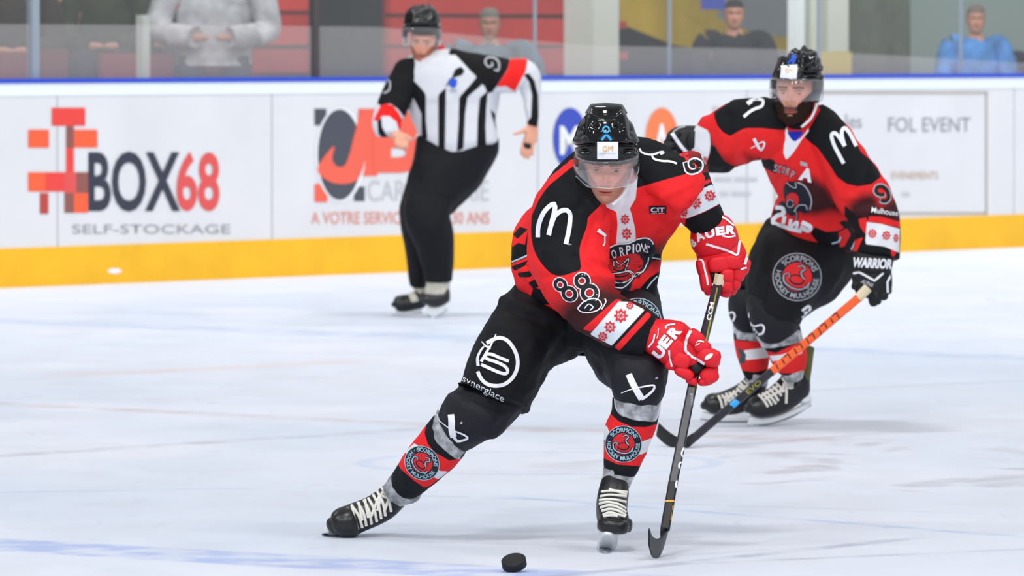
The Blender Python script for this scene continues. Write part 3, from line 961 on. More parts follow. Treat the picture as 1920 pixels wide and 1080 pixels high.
spectator(1376, 2.2, 22, '#1d1f24', '#15110f', 'dark haired spectator in dark clothes seated before the yellow banner', wide=1.15)
spectator(1828, 2.2, 32, '#4a86cc', '#6a5a50', 'man in a light blue shirt seated at the far right behind the glass', wide=1.05)
spectator(1948, 2.0, 62, '#141a2c', '#15110f', 'person in dark navy cut off by the right edge behind the glass', wide=1.1)
spectator(402, 1.1, -76, '#c9c7cc', '#2c2521', 'person in a pale grey jacket standing with hands held together behind the glass', wide=1.5, stand=True, legs='#3a4258')
spectator(30, 1.8, -58, '#352c26', '#1c1715', 'spectator in dark brown at the far left, left of the first glass post', wide=1.1)
spectator(120, 3.0, -50, '#46302a', '#1c1715', 'spectator in dark maroon just right of the first glass post', wide=1.1)
spectator(200, 1.9, -64, '#353a2a', '#1c1715', 'spectator in dark olive between the glass post and the short pale pole', wide=1.1)
spectator(292, 3.4, -60, '#1b1a1c', '#1c1715', 'spectator in black behind the left shoulder of the pale grey jacket', wide=1.1)
for i, (x, w_, c_, b, yt) in enumerate([(20, 40, '#7a2a30', 1.2, 98), (100, 34, '#6b2a2c', 1.2, 92), (228, 40, '#8a2f3a', 1.05, 100), (305, 26, '#7a2a36', 1.2, 102)]):
    mat('chair' + c_, c_, .6, .3)
    s = BS(x, b); zt = yz(x, yt, b); ww = w_ / 230
    r = thing('stadium_seat', ['burgundy seat at the far left edge below the dark brown spectator', 'burgundy seat just right of the first glass post', 'wine red seat just left of the short pale pole', 'wine red seat just right of the short pale pole'][i], 'seat', tuple(BW(s, b, 0)), 'burgundy seats behind the boards')
    build('backrest', [slab(s - ww, s + ww, b, b + .05, zt - .5, zt, 'chair' + c_)], r)
    build('seat', [slab(s - ww, s + ww, b - .4, b, zt - .62, zt - .56, 'chair' + c_)], r)
    build('leg', [slab(s - ww, s - ww + .03, b - .1, b - .05, 0, zt - .6, 'post_dark')], r)
    build('leg', [slab(s + ww - .03, s + ww, b - .1, b - .05, 0, zt - .6, 'post_dark')], r)

# ================================================================== CLOTHING COLOURS
RED = '#ef272b'; BLK = '#17181d'; WHT = '#e6e8ee'; MAR = '#4a1a1d'; NAVY = '#131b2a'; GRY = '#8f949c'; ICEB = '#a9cddc'
mat('red_knit', RED, .75, .2, .25, 500, sheen=.1)
mat('black_knit', BLK, .8, .2, .3, 500)
mat('print_white', '#e9ebf2', .6, .3)
mat('print_black', '#101116', .6, .3)
mat('print_red', '#d8242a', .6, .3)
mat('print_navy', NAVY, .6, .3)
mat('print_ice', ICEB, .6, .3)
mat('print_grey', '#a8abb2', .6, .3)
mat('print_gold', '#e0a83c', .5, .4)
mat('print_blue', '#2fa4ee', .4, .5)
mat('print_royal', '#1b50c8', .5, .4)
mat('white_cloth', '#e4e6ec', .75, .2, .2, 300)
mat('helmet_black', '#050608', .09, .5)
mat('helmet_dull', '#0c0c0f', .4, .4)
mat('rubber_black', '#101014', .5, .4, .2, 200)
mat('skate_black', '#15161b', .38, .5, .2, 160)
mat('toe_cap', '#131518', .32, .5, .15, 60)
mat('lace_white', '#e2e1da', .8, .2)
mat('holder_white', '#dfe3e6', .3, .5)
mat('steel', '#aab0b5', .2, .6, metal=1)
mat('glove_red', '#dc1626', .5, .35, .25, 260)
mat('glove_black', '#111216', .5, .35, .25, 260)
mat('shell_black', '#101116', .75, .25, .35, 420)
mat('knee_black', '#17181f', .62, .3, .3, 420)
mat('butt_cream', '#d8cbae', .6, .3)
mat('shaft_dark', '#2c2a35', .28, .5, mottle=.35, mscale=40)
mat('blade_dark', '#15161a', .45, .4)
mat('shaft_orange', '#f0622a', .4, .5)
mat('print_olive', '#8f8a3a', .5, .4)
mat('puck_rubber', '#17181d', .6, .35, .4, 300)
mat('eye_white', '#b8aaa2', .25, .4); mat('iris', '#2c3438', .15, .6)
mat('tendon_olive', '#5d6236', .6, .3)
mat('whistle_black', '#101012', .3, .5)
clear_mat('visor_clear', (.99, .99, .995, 1), .035, .02, (.86, .82, .86, 1))
mat('visor_edge', '#c9ccd4', .25, .6)
# clear tape wound over the sock: pale, shiny and streaked
mat('shin_tape', '#aaadb3', .16, .7, .7, 45, mottle=.75, mscale=34, coat=.6)

def b_logo(cx, cy, s, ang, flip=1):
    """the slanted b mark: a fat leg, a bowl and a thin tail"""
    return [xf((a[0], a[1]), cx, cy, s * flip, s, ang) for a in (
        stroke([(-.30, -1.0), (-.12, -.35), (.12, .62)], .42),
        stroke([(.12, .70), (.42, .72), (.80, .30), (.98, -.08), (.72, -.28), (.10, -.16), (-.4, .02), (-1.05, .18)], .30, w2=.10))]

def gear(cx, cy, r, rx=1.0, ang=0, tone='print_red'):
    out = [shape(ell(0, 0, .78, .78, n=24), ell(0, 0, .56, .56, n=24))]
    for k in range(8):
        a = k * 45
        out.append(xf(stroke([(.7, 0), (1.02, 0)], .3, smooth=False), 0, 0, 1, 1, a))
    for a in (0, 60, 120): out.append(xf(stroke([(-.6, 0), (.6, 0)], .13, smooth=False), 0, 0, 1, 1, a))
    out.append(shape(ell(0, 0, .2, .2, n=12)))
    return [xf(o, cx, cy, r * rx, r, ang) for o in out]

def badge(cx, cy, rx, ry, ang, bv, grey=False):
    """round club badge: dark ring, pale rim, red disc, lettering, coiled tail"""
    rim = 'print_grey' if grey else 'print_ice'
    T = lambda s: xf(s, cx, cy, rx, ry, ang)
    c = [prt(T(shape(ell(0, 0, 1, 1, n=48))), bv, rim, .0008), prt(T(shape(ell(0, 0, .96, .96, n=48))), bv, 'print_navy', .0012),
         prt(T(shape(ell(0, 0, .60, .60, n=40))), bv, 'print_red', .0017)]
    c.append(prt(T(arct('SCORPIONS', 0, 0, .78, .24, 118, -90)), bv, rim, .0017, 8))
    c.append(prt(T(arct('HOCKEY MULHOUSE', 0, 0, .78, .22, 195, 90, up=False)), bv, rim, .0017, 8))
    for pts, w_, w2 in [([(-.05, -.42), (.12, -.5), (.25, -.38), (.12, -.24), (.18, -.08), (.3, .02)], .13, .16),
                        ([(-.55, .05), (-.48, .30), (-.2, .46), (.1, .50), (.38, .40), (.52, .14)], .17, .12),
                        ([(-.55, .02), (-.38, -.08), (-.3, .1)], .12, .08), ([(.52, .16), (.5, .36), (.34, .34)], .12, .08)]:
        c.append(prt(T(stroke(pts, w_, w2=w2)), bv, 'print_navy', .0022, 8))
        c.append(prt(T(stroke(pts, w_ * .35, w2=w2 * .35)), bv, rim, .0026, 8))
    c.append(prt(T(shape(ell(0, .12, .32, .22, n=24))), bv, 'print_navy', .0022)); c.append(prt(T(shape(ell(0, .11, .26, .15, n=24))), bv, 'print_red', .0026))
    return c

def m_arch(pts, wd, bv, m='print_white'):
    return [prt(stroke(p, wd), bv, m, .0015, 7) for p in pts]

def eyes(root, R, c, sc):
    for s_, nm in ((1, 'eye'), (-1, 'eye')):
        p = c + R @ (np.array([s_ * .031, -.0595, .0005]) * sc)
        q = c + R @ (np.array([s_ * .0315, -.0636, -.0022]) * sc)
        build('eye', [sphere(p, .0125 * sc, 'eye_white', sc=(1.1, 1, .45)), sphere(q, .0086 * sc, 'iris', 14, sc=(.85, 1, .60))], root)

def helmet_shell(st, D, ribs, m='helmet_black', e=2.3):
    h = loft(st, D, m, nu=170, nv=130, e=e, cap=(.35, 0))
    n = h.normals(); q = proj(h.v)
    h.v = h.v + n * ribs(q, h.v)[:, None]
    return h

# ================================================================== SKATER WITH THE PUCK
DF = 20.6
hf = thing('person', 'hockey player in red and black numbered 88, leaning over the puck, foreground', 'person', tuple(P(1135, 1020, 20.75) * [1, 1, 0]))
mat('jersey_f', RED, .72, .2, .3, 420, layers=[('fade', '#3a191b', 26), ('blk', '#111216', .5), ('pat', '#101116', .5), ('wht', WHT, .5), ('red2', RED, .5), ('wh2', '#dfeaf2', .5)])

# torso
tor = loft([(1102, 290, 1190, 284, -.10, .07), (1062, 316, 1240, 286, -.08, .12), (1022, 362, 1284, 308, -.04, .145), (1000, 405, 1297, 345, .02, .155),
            (984, 430, 1280, 388, .07, .16), (968, 448, 1254, 424, .11, .165), (961, 476, 1238, 465, .14, .175), (962, 508, 1240, 498, .15, .185),
            (973, 532, 1237, 530, .16, .19), (992, 552, 1226, 552, .17, .19)], DF, 'jersey_f', nu=150, e=2.3, cap=(.3, .15))
tor.wrinkle(.017, 5.5, 3, (1, 1, .8)).wrinkle(.005, 15, 4)
tor.folds([(1160, 455, 1060, 560, 14, .008), (1236, 440, 1190, 520, 8, -.014), (1225, 470, 1180, 545, 7, .010), (1262, 420, 1215, 400, 7, -.010), (985, 470, 1010, 520, 8, -.012),
           (975, 500, 1010, 548, 6, .008), (1205, 480, 1180, 440, 6, -.006), (1150, 545, 1230, 480, 5, -.008)])
tor.layer('blk', [(1050, 250), (1240, 250), (1278, 286), (1286, 300), (1290, 325), (1250, 336), (1195, 352), (1160, 372), (1128, 383), (1095, 412), (1070, 470), (980, 480), (1000, 380)])
tor.layer('wht', [(1126, 376), (1135, 388), (1156, 397), (1158, 420), (1155, 462), (1193, 462), (1191, 430), (1184, 400), (1180, 392), (1192, 372), (1196, 330), (1180, 300), (1150, 330)])
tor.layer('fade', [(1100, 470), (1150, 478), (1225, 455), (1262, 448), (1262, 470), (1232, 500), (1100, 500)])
for poly in ([(950, 470), (972, 455), (992, 462), (992, 468), (960, 486)], [(950, 486), (996, 466), (996, 478), (955, 496)], [(958, 500), (990, 488), (985, 498), (965, 508)], [(962, 440), (975, 425), (990, 430), (970, 448)],
             [(968, 512), (994, 508), (1000, 520), (975, 520)], [(990, 530), (1010, 520), (1016, 535), (1000, 542)],
             [(1212, 470), (1242, 478), (1242, 490), (1216, 484)], [(1243, 505), (1218, 520), (1196, 545), (1182, 560), (1240, 575), (1250, 520)], [(1000, 540), (1080, 556), (1180, 560), (1180, 575), (990, 570)]):
    tor.layer('pat', poly)
tb = bvh_of([tor])
jers = [tor]
# crest
jers.append(prt(shape([(1127, 478), (1140, 466), (1157, 457), (1178, 455), (1196, 447), (1215, 446), (1226, 456), (1228, 470), (1222, 490), (1210, 508), (1190, 520), (1178, 545), (1148, 540), (1136, 500)], smooth=True), tb, 'print_navy', .0010))
jers.append(prt(stroke([(1127, 476), (1140, 466), (1157, 458), (1178, 456), (1196, 448), (1212, 446), (1221, 451), (1225, 458)], 2.4), tb, 'print_white', .0018))
jers.append(prt(shape([(1138, 492), (1160, 480), (1190, 475), (1203, 484), (1205, 500), (1192, 512), (1180, 525), (1160, 532), (1142, 520)], smooth=True), tb, 'print_red', .0018))
for i, (ch, x, y, a, h) in enumerate([('C', 1137, 482, -18, 15), ('O', 1151, 476, -14, 16), ('R', 1166, 471, -8, 17), ('P', 1178, 468, -4, 17), ('I', 1187, 466, 0, 17), ('O', 1196, 464, 4, 17), ('N', 1205, 464, 10, 16), ('S', 1213, 467, 16, 15)]):
    jers.append(prt(put(ch, x, y, h, 9 if ch != 'I' else 3, a, .02), tb, 'print_white', .0024, 5))
for pts, w_ in [([(1160, 494), (1152, 488), (1151, 498), (1160, 500), (1170, 492), (1178, 484), (1176, 496), (1172, 506), (1180, 510), (1186, 514)], 5), ([(1146, 514), (1160, 512), (1178, 508), (1187, 512), (1183, 522), (1168, 530), (1146, 528)], 6),
                ([(1146, 536), (1166, 540), (1182, 528), (1192, 514), (1204, 510)], 6), ([(1190, 520), (1206, 508), (1214, 492), (1216, 482)], 5)]:
    jers.append(prt(stroke(pts, w_), tb, 'print_navy', .0022, 5)); jers.append(prt(stroke(pts, w_ * .36), tb, 'print_white', .0028, 5))
for g_ in gear(1175, 438, 10.5, .85) + gear(1172, 411, 9, .9): jers.append(prt(g_, tb, 'print_red', .0016, 6))
for p_, w_ in [([(1150, 504), (1162, 508), (1172, 503)], 2.5), ([(1152, 519), (1166, 518), (1178, 515)], 2.5), ([(1156, 526), (1168, 526)], 2.2), ([(1170, 488), (1178, 491)], 1.6), ([(1168, 493), (1177, 497)], 1.6), ([(1166, 498), (1175, 502)], 1.6), ([(1198, 502), (1206, 496)], 3), ([(1192, 514), (1200, 520)], 3)]:
    jers.append(prt(stroke(p_, w_), tb, 'print_navy', .0034, 5))
# chest tags

jers += [prt(stroke([(960, 491), (975, 485), (996, 476)], 3), tb, 'print_ice', .0018), prt(stroke([(1222, 483), (1242, 487)], 2.4), tb, 'print_ice', .0018), prt(stroke([(1212, 541), (1222, 528), (1234, 516)], 2.6), tb, 'print_ice', .0018)]

# his right sleeve, picture left, reaching down to the lower glove
sl = loft([(1066, 308, 1122, 336, -.14, .08), (1028, 340, 1140, 378, -.13, .11), (1003, 382, 1142, 420, -.12, .12), (993, 425, 1140, 460, -.12, .125), (993, 470, 1141, 495, -.14, .12),
           (1004, 515, 1146, 522, -.17, .115), (1034, 566, 1153, 543, -.20, .105), (1068, 602, 1168, 556, -.22, .095), (1105, 629, 1190, 566, -.24, .085), (1148, 651, 1214, 580, -.26, .078), (1202, 668, 1242, 602, -.27, .065)],
          DF, 'jersey_f', nu=130, e=2.2, cap=(.5, .12))
sl.wrinkle(.013, 7, 9).wrinkle(.0045, 17, 5)
sl.folds([(1141, 500, 1080, 480, 6, -.010), (1146, 520, 1070, 512, 7, .009), (1150, 540, 1110, 500, 6, -.008), (1100, 370, 1060, 420, 9, -.007), (1075, 340, 1120, 400, 8, .007), (1120, 400, 1100, 470, 7, -.006),
          (1020, 520, 1100, 510, 7, -.006), (1060, 590, 1120, 555, 7, .006)])
sl.layer('blk', smooth_closed([(1100, 300), (1050, 330), (1026, 352), (1010, 375), (998, 400), (996, 440), (1002, 470), (1016, 495), (1034, 513), (1052, 517), (1074, 511), (1089, 504), (1087, 480), (1088, 460), (1100, 425), (1103, 408), (1118, 392), (1128, 380), (1180, 300)], 4))
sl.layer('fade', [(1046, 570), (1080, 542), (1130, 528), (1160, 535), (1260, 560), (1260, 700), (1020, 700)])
sl.layer('red2', [(1155, 561), (1167, 562), (1108, 622), (1092, 617)])
sl.layer('pat', [(1167, 561), (1175, 560), (1116, 629), (1106, 622)])
sl.layer('wh2', [(1160, 565), (1180, 566), (1209, 581), (1147, 648), (1106, 627)])
sl.layer('pat', [(1211, 578), (1240, 575), (1260, 620), (1210, 690), (1170, 680), (1146, 652), (1209, 583)])
sl.layer('red2', [(1214, 584), (1222, 591), (1161, 658), (1152, 651)])
sl.layer('red2', [(1040, 300), (1000, 352), (985, 400), (985, 440), (998, 402), (1010, 375), (1026, 350), (1066, 318)])
sb = bvh_of([sl])
def em(pts, wd, bv): return [prt(stroke(p, wd, w2=wd * 1.0), bv, 'print_white', .0016, 6) for p in pts]
jers += em([[(1009, 445), (1010, 425), (1018, 402), (1029, 388), (1037, 383), (1042, 384)], [(1037, 381), (1041, 388), (1039, 400), (1034, 420), (1029, 441)],
            [(1033, 424), (1040, 406), (1051, 396), (1060, 394)], [(1055, 394), (1064, 395), (1069, 405), (1067, 430), (1061, 458)]], 8.6, sb)
jers.append(prt(fit('TM', 1064, 457, 1071, 460), sb, 'print_white', .0016))
def numeral8(cx, cy, s, ang, bv, sc=1.0):
    o = [xf(stroke(ell(0, -.5, .34, .33, n=28), .34), cx, cy, s * sc, s, ang), xf(stroke(ell(0, .42, .42, .42, n=28), .34), cx, cy, s * sc, s, ang)]
    b_ = [xf(shape(ell(0, -.5, .60, .58, n=30)), cx, cy, s * sc, s, ang), xf(shape(ell(0, .42, .68, .67, n=30)), cx, cy, s * sc, s, ang)]
    b2 = [xf(shape(ell(0, -.5, .53, .51, n=30)), cx, cy, s * sc, s, ang), xf(shape(ell(0, .42, .61, .60, n=30)), cx, cy, s * sc, s, ang)]
    h1 = [xf(shape(ell(0, -.5, .27, .25, n=20)), cx, cy, s * sc, s, ang), xf(shape(ell(0, .42, .33, .31, n=20)), cx, cy, s * sc, s, ang)]
    h2 = [xf(shape(ell(0, -.5, .20, .18, n=20)), cx, cy, s * sc, s, ang), xf(shape(ell(0, .42, .26, .24, n=20)), cx, cy, s * sc, s, ang)]
    out = []
    for k, m_, o_ in ((b_, 'print_white', .001), (b2, 'print_black', .0016), (h1, 'print_white', .0022), (h2, 'jersey_red', .0028)):
        out += [prt(a, bv, m_, o_, 6) for a in k]
    return out
mat('jersey_red', '#b0202a', .7, .2)
jers += numeral8(1060, 543, 26, -45, sb, .86) + numeral8(1099, 539, 29, -32, sb, .95)
for pts in [[(1083, 578), (1095, 566), (1110, 560), (1122, 562), (1128, 572), (1120, 582), (1104, 586), (1090, 584), (1083, 578)], [(1096, 578), (1104, 570), (1112, 576), (1106, 582)], [(1134, 560), (1136, 566), (1128, 580)]]:
    jers.append(prt(stroke(pts, 2.2), sb, 'print_white', .0022, 5))
jers.append(prt(shape(ell(1106, 573, 17, 9, -15)), sb, 'print_black', .0012))
for (x, y, r, a) in [(1164, 592, 12.5, 0), (1144, 613, 10.5, 0), (1130, 631, 9, 15), (1181, 573, 7, 20)]:
    for g_ in gear(x, y, r, 1, a): jers.append(prt(g_, sb, 'print_red', .0018, 6))
# small tag on the chest beside the sleeve
jers += [prt(a, tb if i else sb, 'print_white', .003, 5) for i, a in enumerate([stroke([(1120, 432), (1130, 438), (1135, 443)], 6, w2=4)])]
jers += [prt(stroke([(1121, 431), (1128, 437), (1135, 441)], 7, w2=5), sb, 'print_white', .0022), prt(stroke([(1133, 442), (1133, 456), (1130, 461)], 2.4), sb, 'print_white', .0022)]

# his left arm, picture right: shoulder cap and forearm
ua = loft([(1188, 282, 1192, 350, -.08, .10), (1232, 284, 1234, 400, -.07, .135), (1268, 289, 1256, 410, -.06, .14), (1290, 302, 1272, 396, -.05, .125), (1302, 322, 1292, 368, -.04, .09)], DF, 'jersey_f', nu=110, e=2.3, cap=(.4, .5))
ua.wrinkle(.011, 7, 21).wrinkle(.004, 17, 6)
ua.folds([(1290, 345, 1240, 370, 8, .008), (1260, 400, 1225, 370, 7, -.008)])
ua.layer('blk', [(1170, 260), (1240, 260), (1280, 288), (1287, 302), (1291, 325), (1250, 336), (1195, 352), (1170, 360)])
fa = loft([(1276, 296, 1316, 296, -.04, .06), (1268, 322, 1326, 322, -.03, .085), (1262, 362, 1334, 345, .0, .095), (1262, 398, 1344, 370, .02, .09), (1277, 416, 1350, 385, .03, .085), (1296, 436, 1357, 402, .04, .075)], DF, 'jersey_f', nu=100, e=2.3, cap=(.5, .1))
fa.wrinkle(.009, 8, 31).wrinkle(.004, 17, 7)
fa.layer('blk', [(1296, 326), (1335, 322), (1350, 350), (1298, 372)])
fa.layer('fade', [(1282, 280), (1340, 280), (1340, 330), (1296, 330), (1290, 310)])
fa.layer('red2', [(1299, 351), (1330, 335), (1334, 341), (1299, 357)])
fa.layer('wh2', [(1298, 362), (1334, 346), (1340, 350), (1350, 378), (1349, 382), (1320, 397), (1290, 409), (1255, 408), (1280, 390)])
fa.layer('pat', [(1286, 411), (1320, 398), (1349, 383), (1365, 395), (1365, 445), (1280, 445)])
fb = bvh_of([fa, ua])
for (x, y, r, a) in [(1304, 380, 11, 0), (1331, 367, 10, 10), (1284, 399, 8, 10)]:
    for g_ in gear(x, y, r, 1 if x > 1290 else .7, a): jers.append(prt(g_, fb, 'print_red', .0018, 6))
jers += [prt(stroke(p, w_), fb, m_, o_, 5) for p, w_, m_, o_ in [
    ([(1284, 304), (1288, 320), (1298, 324), (1312, 318), (1314, 306), (1304, 300), (1294, 304), (1296, 313), (1304, 314)], 9, 'print_white', .001), ([(1285, 305), (1289, 319), (1298, 322), (1310, 317), (1312, 307), (1304, 302), (1295, 305), (1297, 312), (1303, 312)], 6.2, 'print_black', .0018),
    ([(1274, 290), (1282, 292), (1290, 288)], 5, 'print_red', .0014)]]
ub = bvh_of([ua, tor])
jers += [prt(rct(1217.5, 386, 1249.5, 401), ub, 'print_navy', .001), prt(fit('CIT', 1220, 388.5, 1247, 397.5, .035), ub, 'print_white', .002), prt(rct(1221, 399, 1246, 400), ub, 'print_white', .002)]
jers += em([[(1199, 279), (1203, 286), (1214, 290), (1226, 290), (1240, 285), (1244, 287), (1238, 290)], [(1222, 290), (1226, 298), (1240, 302), (1256, 303), (1269, 307)]], 3.8, ub)
jers += [sl, ua, fa]
build('jersey', jers, hf, label='red and black jersey with white numerals 88')

# trousers
PANT = 'shell_black'
pel = loft([(984, 540, 1226, 545, .26, .14), (962, 570, 1238, 575, .24, .16), (985, 605, 1240, 612, .18, .17), (1030, 636, 1210, 640, .16, .13), (1072, 652, 1150, 654, .16, .07)], DF, PANT, nu=90, e=2.3, cap=(.2, .3))
ll = loft([(984, 538, 1140, 565, .28, .13), (948, 564, 1118, 615, .22, .165), (925, 593, 1085, 650, .16, .17), (908, 620, 1057, 662, .13, .165), (889, 651, 1036, 680, .10, .16), (875, 680, 1019, 710, .08, .158), (861, 713, 998, 748, .06, .158), (857, 722, 990, 768, .055, .155)], DF, PANT, nu=120, e=2.3, cap=(.2, .08))
ll.wrinkle(.016, 5, 41, (1, 1, .7)).wrinkle(.005, 14, 8)
ll.folds([(950, 580, 1010, 600, 9, -.010), (940, 560, 1040, 590, 9, .010), (1060, 640, 1000, 720, 12, -.008), (900, 660, 930, 740, 12, .006)])
rl = loft([(1110, 566, 1236, 566, .26, .13), (1090, 612, 1243, 600, .12, .15), (1098, 648, 1250, 640, -.02, .15), (1128, 676, 1252, 672, -.14, .13), (1141, 700, 1252, 698, -.20, .115), (1145, 722, 1249, 722, -.22, .10), (1152, 742, 1240, 744, -.21, .085), (1166, 756, 1226, 760, -.20, .07)],
          DF, 'knee_black', nu=110, e=2.3, cap=(.2, .3))
rl.wrinkle(.007, 8, 51).wrinkle(.004, 16, 9)
lb_, rb_ = bvh_of([ll]), bvh_of([rl])
pc = [pel, ll]
ca, sa = 0, 0
T = lambda pts: [(840 + x / 3.6, 560 + y / 3.6) for x, y in pts]
ring = T([(262, 302), (300, 280), (345, 265), (392, 278), (432, 320), (462, 380), (470, 440), (455, 500), (420, 550), (370, 582), (310, 588), (258, 572), (222, 535), (202, 492)])
pc += [prt(stroke(ring, 7), lb_, 'print_white', .0015, 7), prt(stroke(T([(205, 455), (202, 400), (220, 355), (245, 322)]), 6, w2=3), lb_, 'print_white', .0015),
       prt(stroke(T([(326, 240), (305, 285), (290, 315), (268, 350), (240, 400), (225, 425)]), 2, w2=6), lb_, 'print_white', .0017), prt(stroke(T([(228, 290), (262, 325), (290, 330)]), 1.5, w2=6), lb_, 'print_white', .0018),
       prt(stroke(T([(410, 422), (350, 400), (300, 378), (262, 376), (252, 396), (275, 412), (330, 430), (380, 455), (402, 485), (390, 506), (350, 500), (290, 475), (225, 445)]), 6), lb_, 'print_white', .0019)]
pc.append(prt(put('synerglace', 906.5, 730, 15, 86, 27, .0, -.2), lb_, 'print_white', .0016, 5))
# badge on the hip under the jersey
hb = bvh_of([rl])
pc += [prt(stroke([(1222, 575), (1234, 590), (1238, 606)], 2.4), bvh_of([pel]), 'print_ice', .002)]
pc += badge(1196, 603, 44, 44, 16, bvh_of([pel, rl, ll]))
pc.append(prt(fit('T', 986, 540, 993, 550), lb_, 'print_ice', .002))
for p_ in pc[:1]: p_.wrinkle(.006, 7, 3)
build('trousers', pc, hf, label='black padded hockey trousers with white round emblem on the thigh')
kn = loft([(866, 726, 986, 756, .08, .09), (850, 736, 976, 772, .07, .105), (836, 750, 955, 796, .06, .118), (829, 764, 932, 812, .07, .115), (823, 784, 900, 830, .08, .10), (826, 802, 876, 842, .085, .075)], DF, 'knee_black', nu=90, e=2.3, cap=(.2, .3))
kn.wrinkle(.008, 8, 61).wrinkle(.004, 16, 9)
kn.folds([(850, 735, 950, 770, 5, -.010), (870, 755, 930, 790, 6, .005)])
kb = bvh_of([kn])
kc = [kn]
TL = lambda pts: [(720 + x / 6.354, 770 + y / 6.354) for x, y in pts]
kc += [prt(stroke(TL([(800, 45), (808, 130), (810, 230), (832, 315)]), 12), kb, 'print_white', .0015, 6), prt(stroke(TL([(805, 270), (860, 345), (890, 360), (960, 345), (995, 322), (960, 290), (880, 255), (820, 235), (760, 195), (660, 118)]), 5.5, w2=1.5), kb, 'print_white', .0018, 6)]
kc += [prt(shape(ell(865, 793, 3, 1.8, -40)), kb, 'print_grey', .001)]
build('knee_pad', kc, hf, label='black knee pad of the stretched out leg')
TR = lambda pts: [(1120 + x / 3.857, 640 + y / 3.857) for x, y in pts]
kc = [rl, prt(stroke(TR([(228, 238), (255, 300), (290, 365), (322, 418)]), 12), rb_, 'print_white', .0015, 6),
      prt(stroke(TR([(318, 418), (355, 395), (400, 355), (412, 325), (390, 318), (320, 330), (250, 345), (175, 374)]), 5.5, w2=1.5), rb_, 'print_white', .0018, 6), prt(shape(ell(1231, 709, 3, 1.6, -30)), rb_, 'print_grey', .001)]
build('knee_pad', kc, hf, label='black knee of the standing leg with white slanted mark')

# socks with their tape
mat('sock_f', '#14171c', .75, .2, .3, 400, layers=[('r', RED, .4), ('w', WHT, .4)])
def sock(st, D, reds, whites, bad, seed, nm, parent):
    s = loft(st, D, 'sock_f', nu=80, e=2.1, cap=(.1, .1)); s.wrinkle(.004, 10, seed)
    for p_ in reds: s.layer('r', p_)
    for p_ in whites: s.layer('w', p_)
    b_ = bvh_of([s]); cs = [s]
    if bad: cs += badge(*bad, b_)
    return build('sock', cs, parent, label=nm), s
lsock, ls_ = sock([(813, 780, 874, 845, .09, .072), (800, 797, 867, 857, .10, .074), (784, 818, 854, 873, .13, .074), (764, 842, 834, 889, .17, .07), (749, 866, 815, 904, .21, .064), (738, 885, 797, 918, .25, .056), (733, 897, 789, 929, .28, .052)], DF,
     [[(795, 800), (799, 797), (796, 812), (802, 832), (814, 847), (843, 864), (866, 858), (858, 870), (834, 890), (806, 911), (795, 914), (775, 900), (752, 880), (745, 868), (760, 840)]],
     [[(777, 831), (758, 848), (766, 852), (785, 880), (822, 899), (840, 884), (824, 883), (806, 862), (784, 836)]], (791.5, 868, 34, 31, 42), 5, 'black, red and white striped sock with round badge on the stretched leg', hf)
rsock, rs_ = sock([(1149, 746, 1240, 752, -.19, .085), (1146, 774, 1235, 782, -.19, .085), (1135, 802, 1229, 805, -.18, .083), (1132, 830, 1218, 832, -.17, .078), (1131, 856, 1208, 857, -.17, .07), (1131, 873, 1198, 879, -.17, .064), (1134, 886, 1190, 892, -.17, .06)], DF,
     [[(1144, 775), (1160, 790), (1185, 800), (1210, 801), (1236, 794), (1232, 812), (1215, 870), (1200, 874), (1159, 871), (1130, 858), (1125, 800)]],
     [[(1130, 796), (1138, 799), (1150, 830), (1130, 824)], [(1200, 830), (1209, 826), (1240, 815), (1225, 842), (1213, 847), (1203, 852), (1195, 852)]], (1169, 832.5, 34.5, 34.5, 4), 6, 'black, red and white striped sock with round badge on the standing leg', hf)
def tape(st, D, seed, nm=None):
    t_ = loft(st, D, 'shin_tape', nu=70, e=2.1, cap=(.05, .05)); t_.wrinkle(.0035, 22, seed)
    return build('shin_tape', [t_], hf, label=nm)
tape([(819, 770, 880, 835, .085, .078), (812, 786, 871, 849, .09, .0785), (806, 799, 865, 859, .095, .077)], DF, 1)
tape([(1152, 738, 1241, 742, -.205, .092), (1151, 756, 1239, 762, -.205, .0925), (1153, 766, 1234, 783, -.20, .09)], DF, 2)
tape([(737, 886, 795, 921, .26, .052), (729, 896, 786, 935, .28, .053), (722, 906, 766, 944, .30, .052)], DF, 3)
tape([(1131, 878, 1196, 884, -.17, .06), (1129, 896, 1187, 898, -.17, .056), (1126, 908, 1180, 915, -.17, .052)], DF, 4)

# skates
def lace(pairs, bv, r, m='lace_white', lift=.003, n=7):
    out = []
    for a in pairs:
        w_ = on(a, bv, lift, n)
        if len(w_) > 2: out.append(tube(w_, r, m, 7, samples=len(w_) * 2))
    return out
T3 = lambda pts: [(600 + x / 7.715, 880 + y / 7.715) for x, y in pts]
sk = thing('tmp', '', '', (0, 0, 0)); bpy.data.objects.remove(sk)
DL = 20.9
boot = loft([(620, 970, 630, 1000, .0, .04), (626, 959, 645, 1007, .0, .047), (640, 951, 664, 1005, .01, .05), (660, 943, 686, 995, .02, .05), (684, 934, 712, 984, .03, .05), (704, 922, 738, 969, .04, .052), (722, 908, 763, 944, .05, .05)], DL, 'skate_black', nu=80, e=2.2, cap=(.8, .1))
cap_ = loft([(619, 974, 624, 994, -.006, .035), (622, 963, 634, 1003, -.006, .048), (630, 955, 648, 1009, -.006, .056), (641, 950, 661, 1009, -.004, .058), (651, 947, 671, 1003, .0, .054)], DL, 'toe_cap', nu=70, e=2.1, cap=(.5, .1))
skl = build('skate', [boot], hf, label='black skate tipped on its edge, laces facing out')
build('toe_cap', [cap_], skl)
bb_ = bvh_of([boot])
lc = []
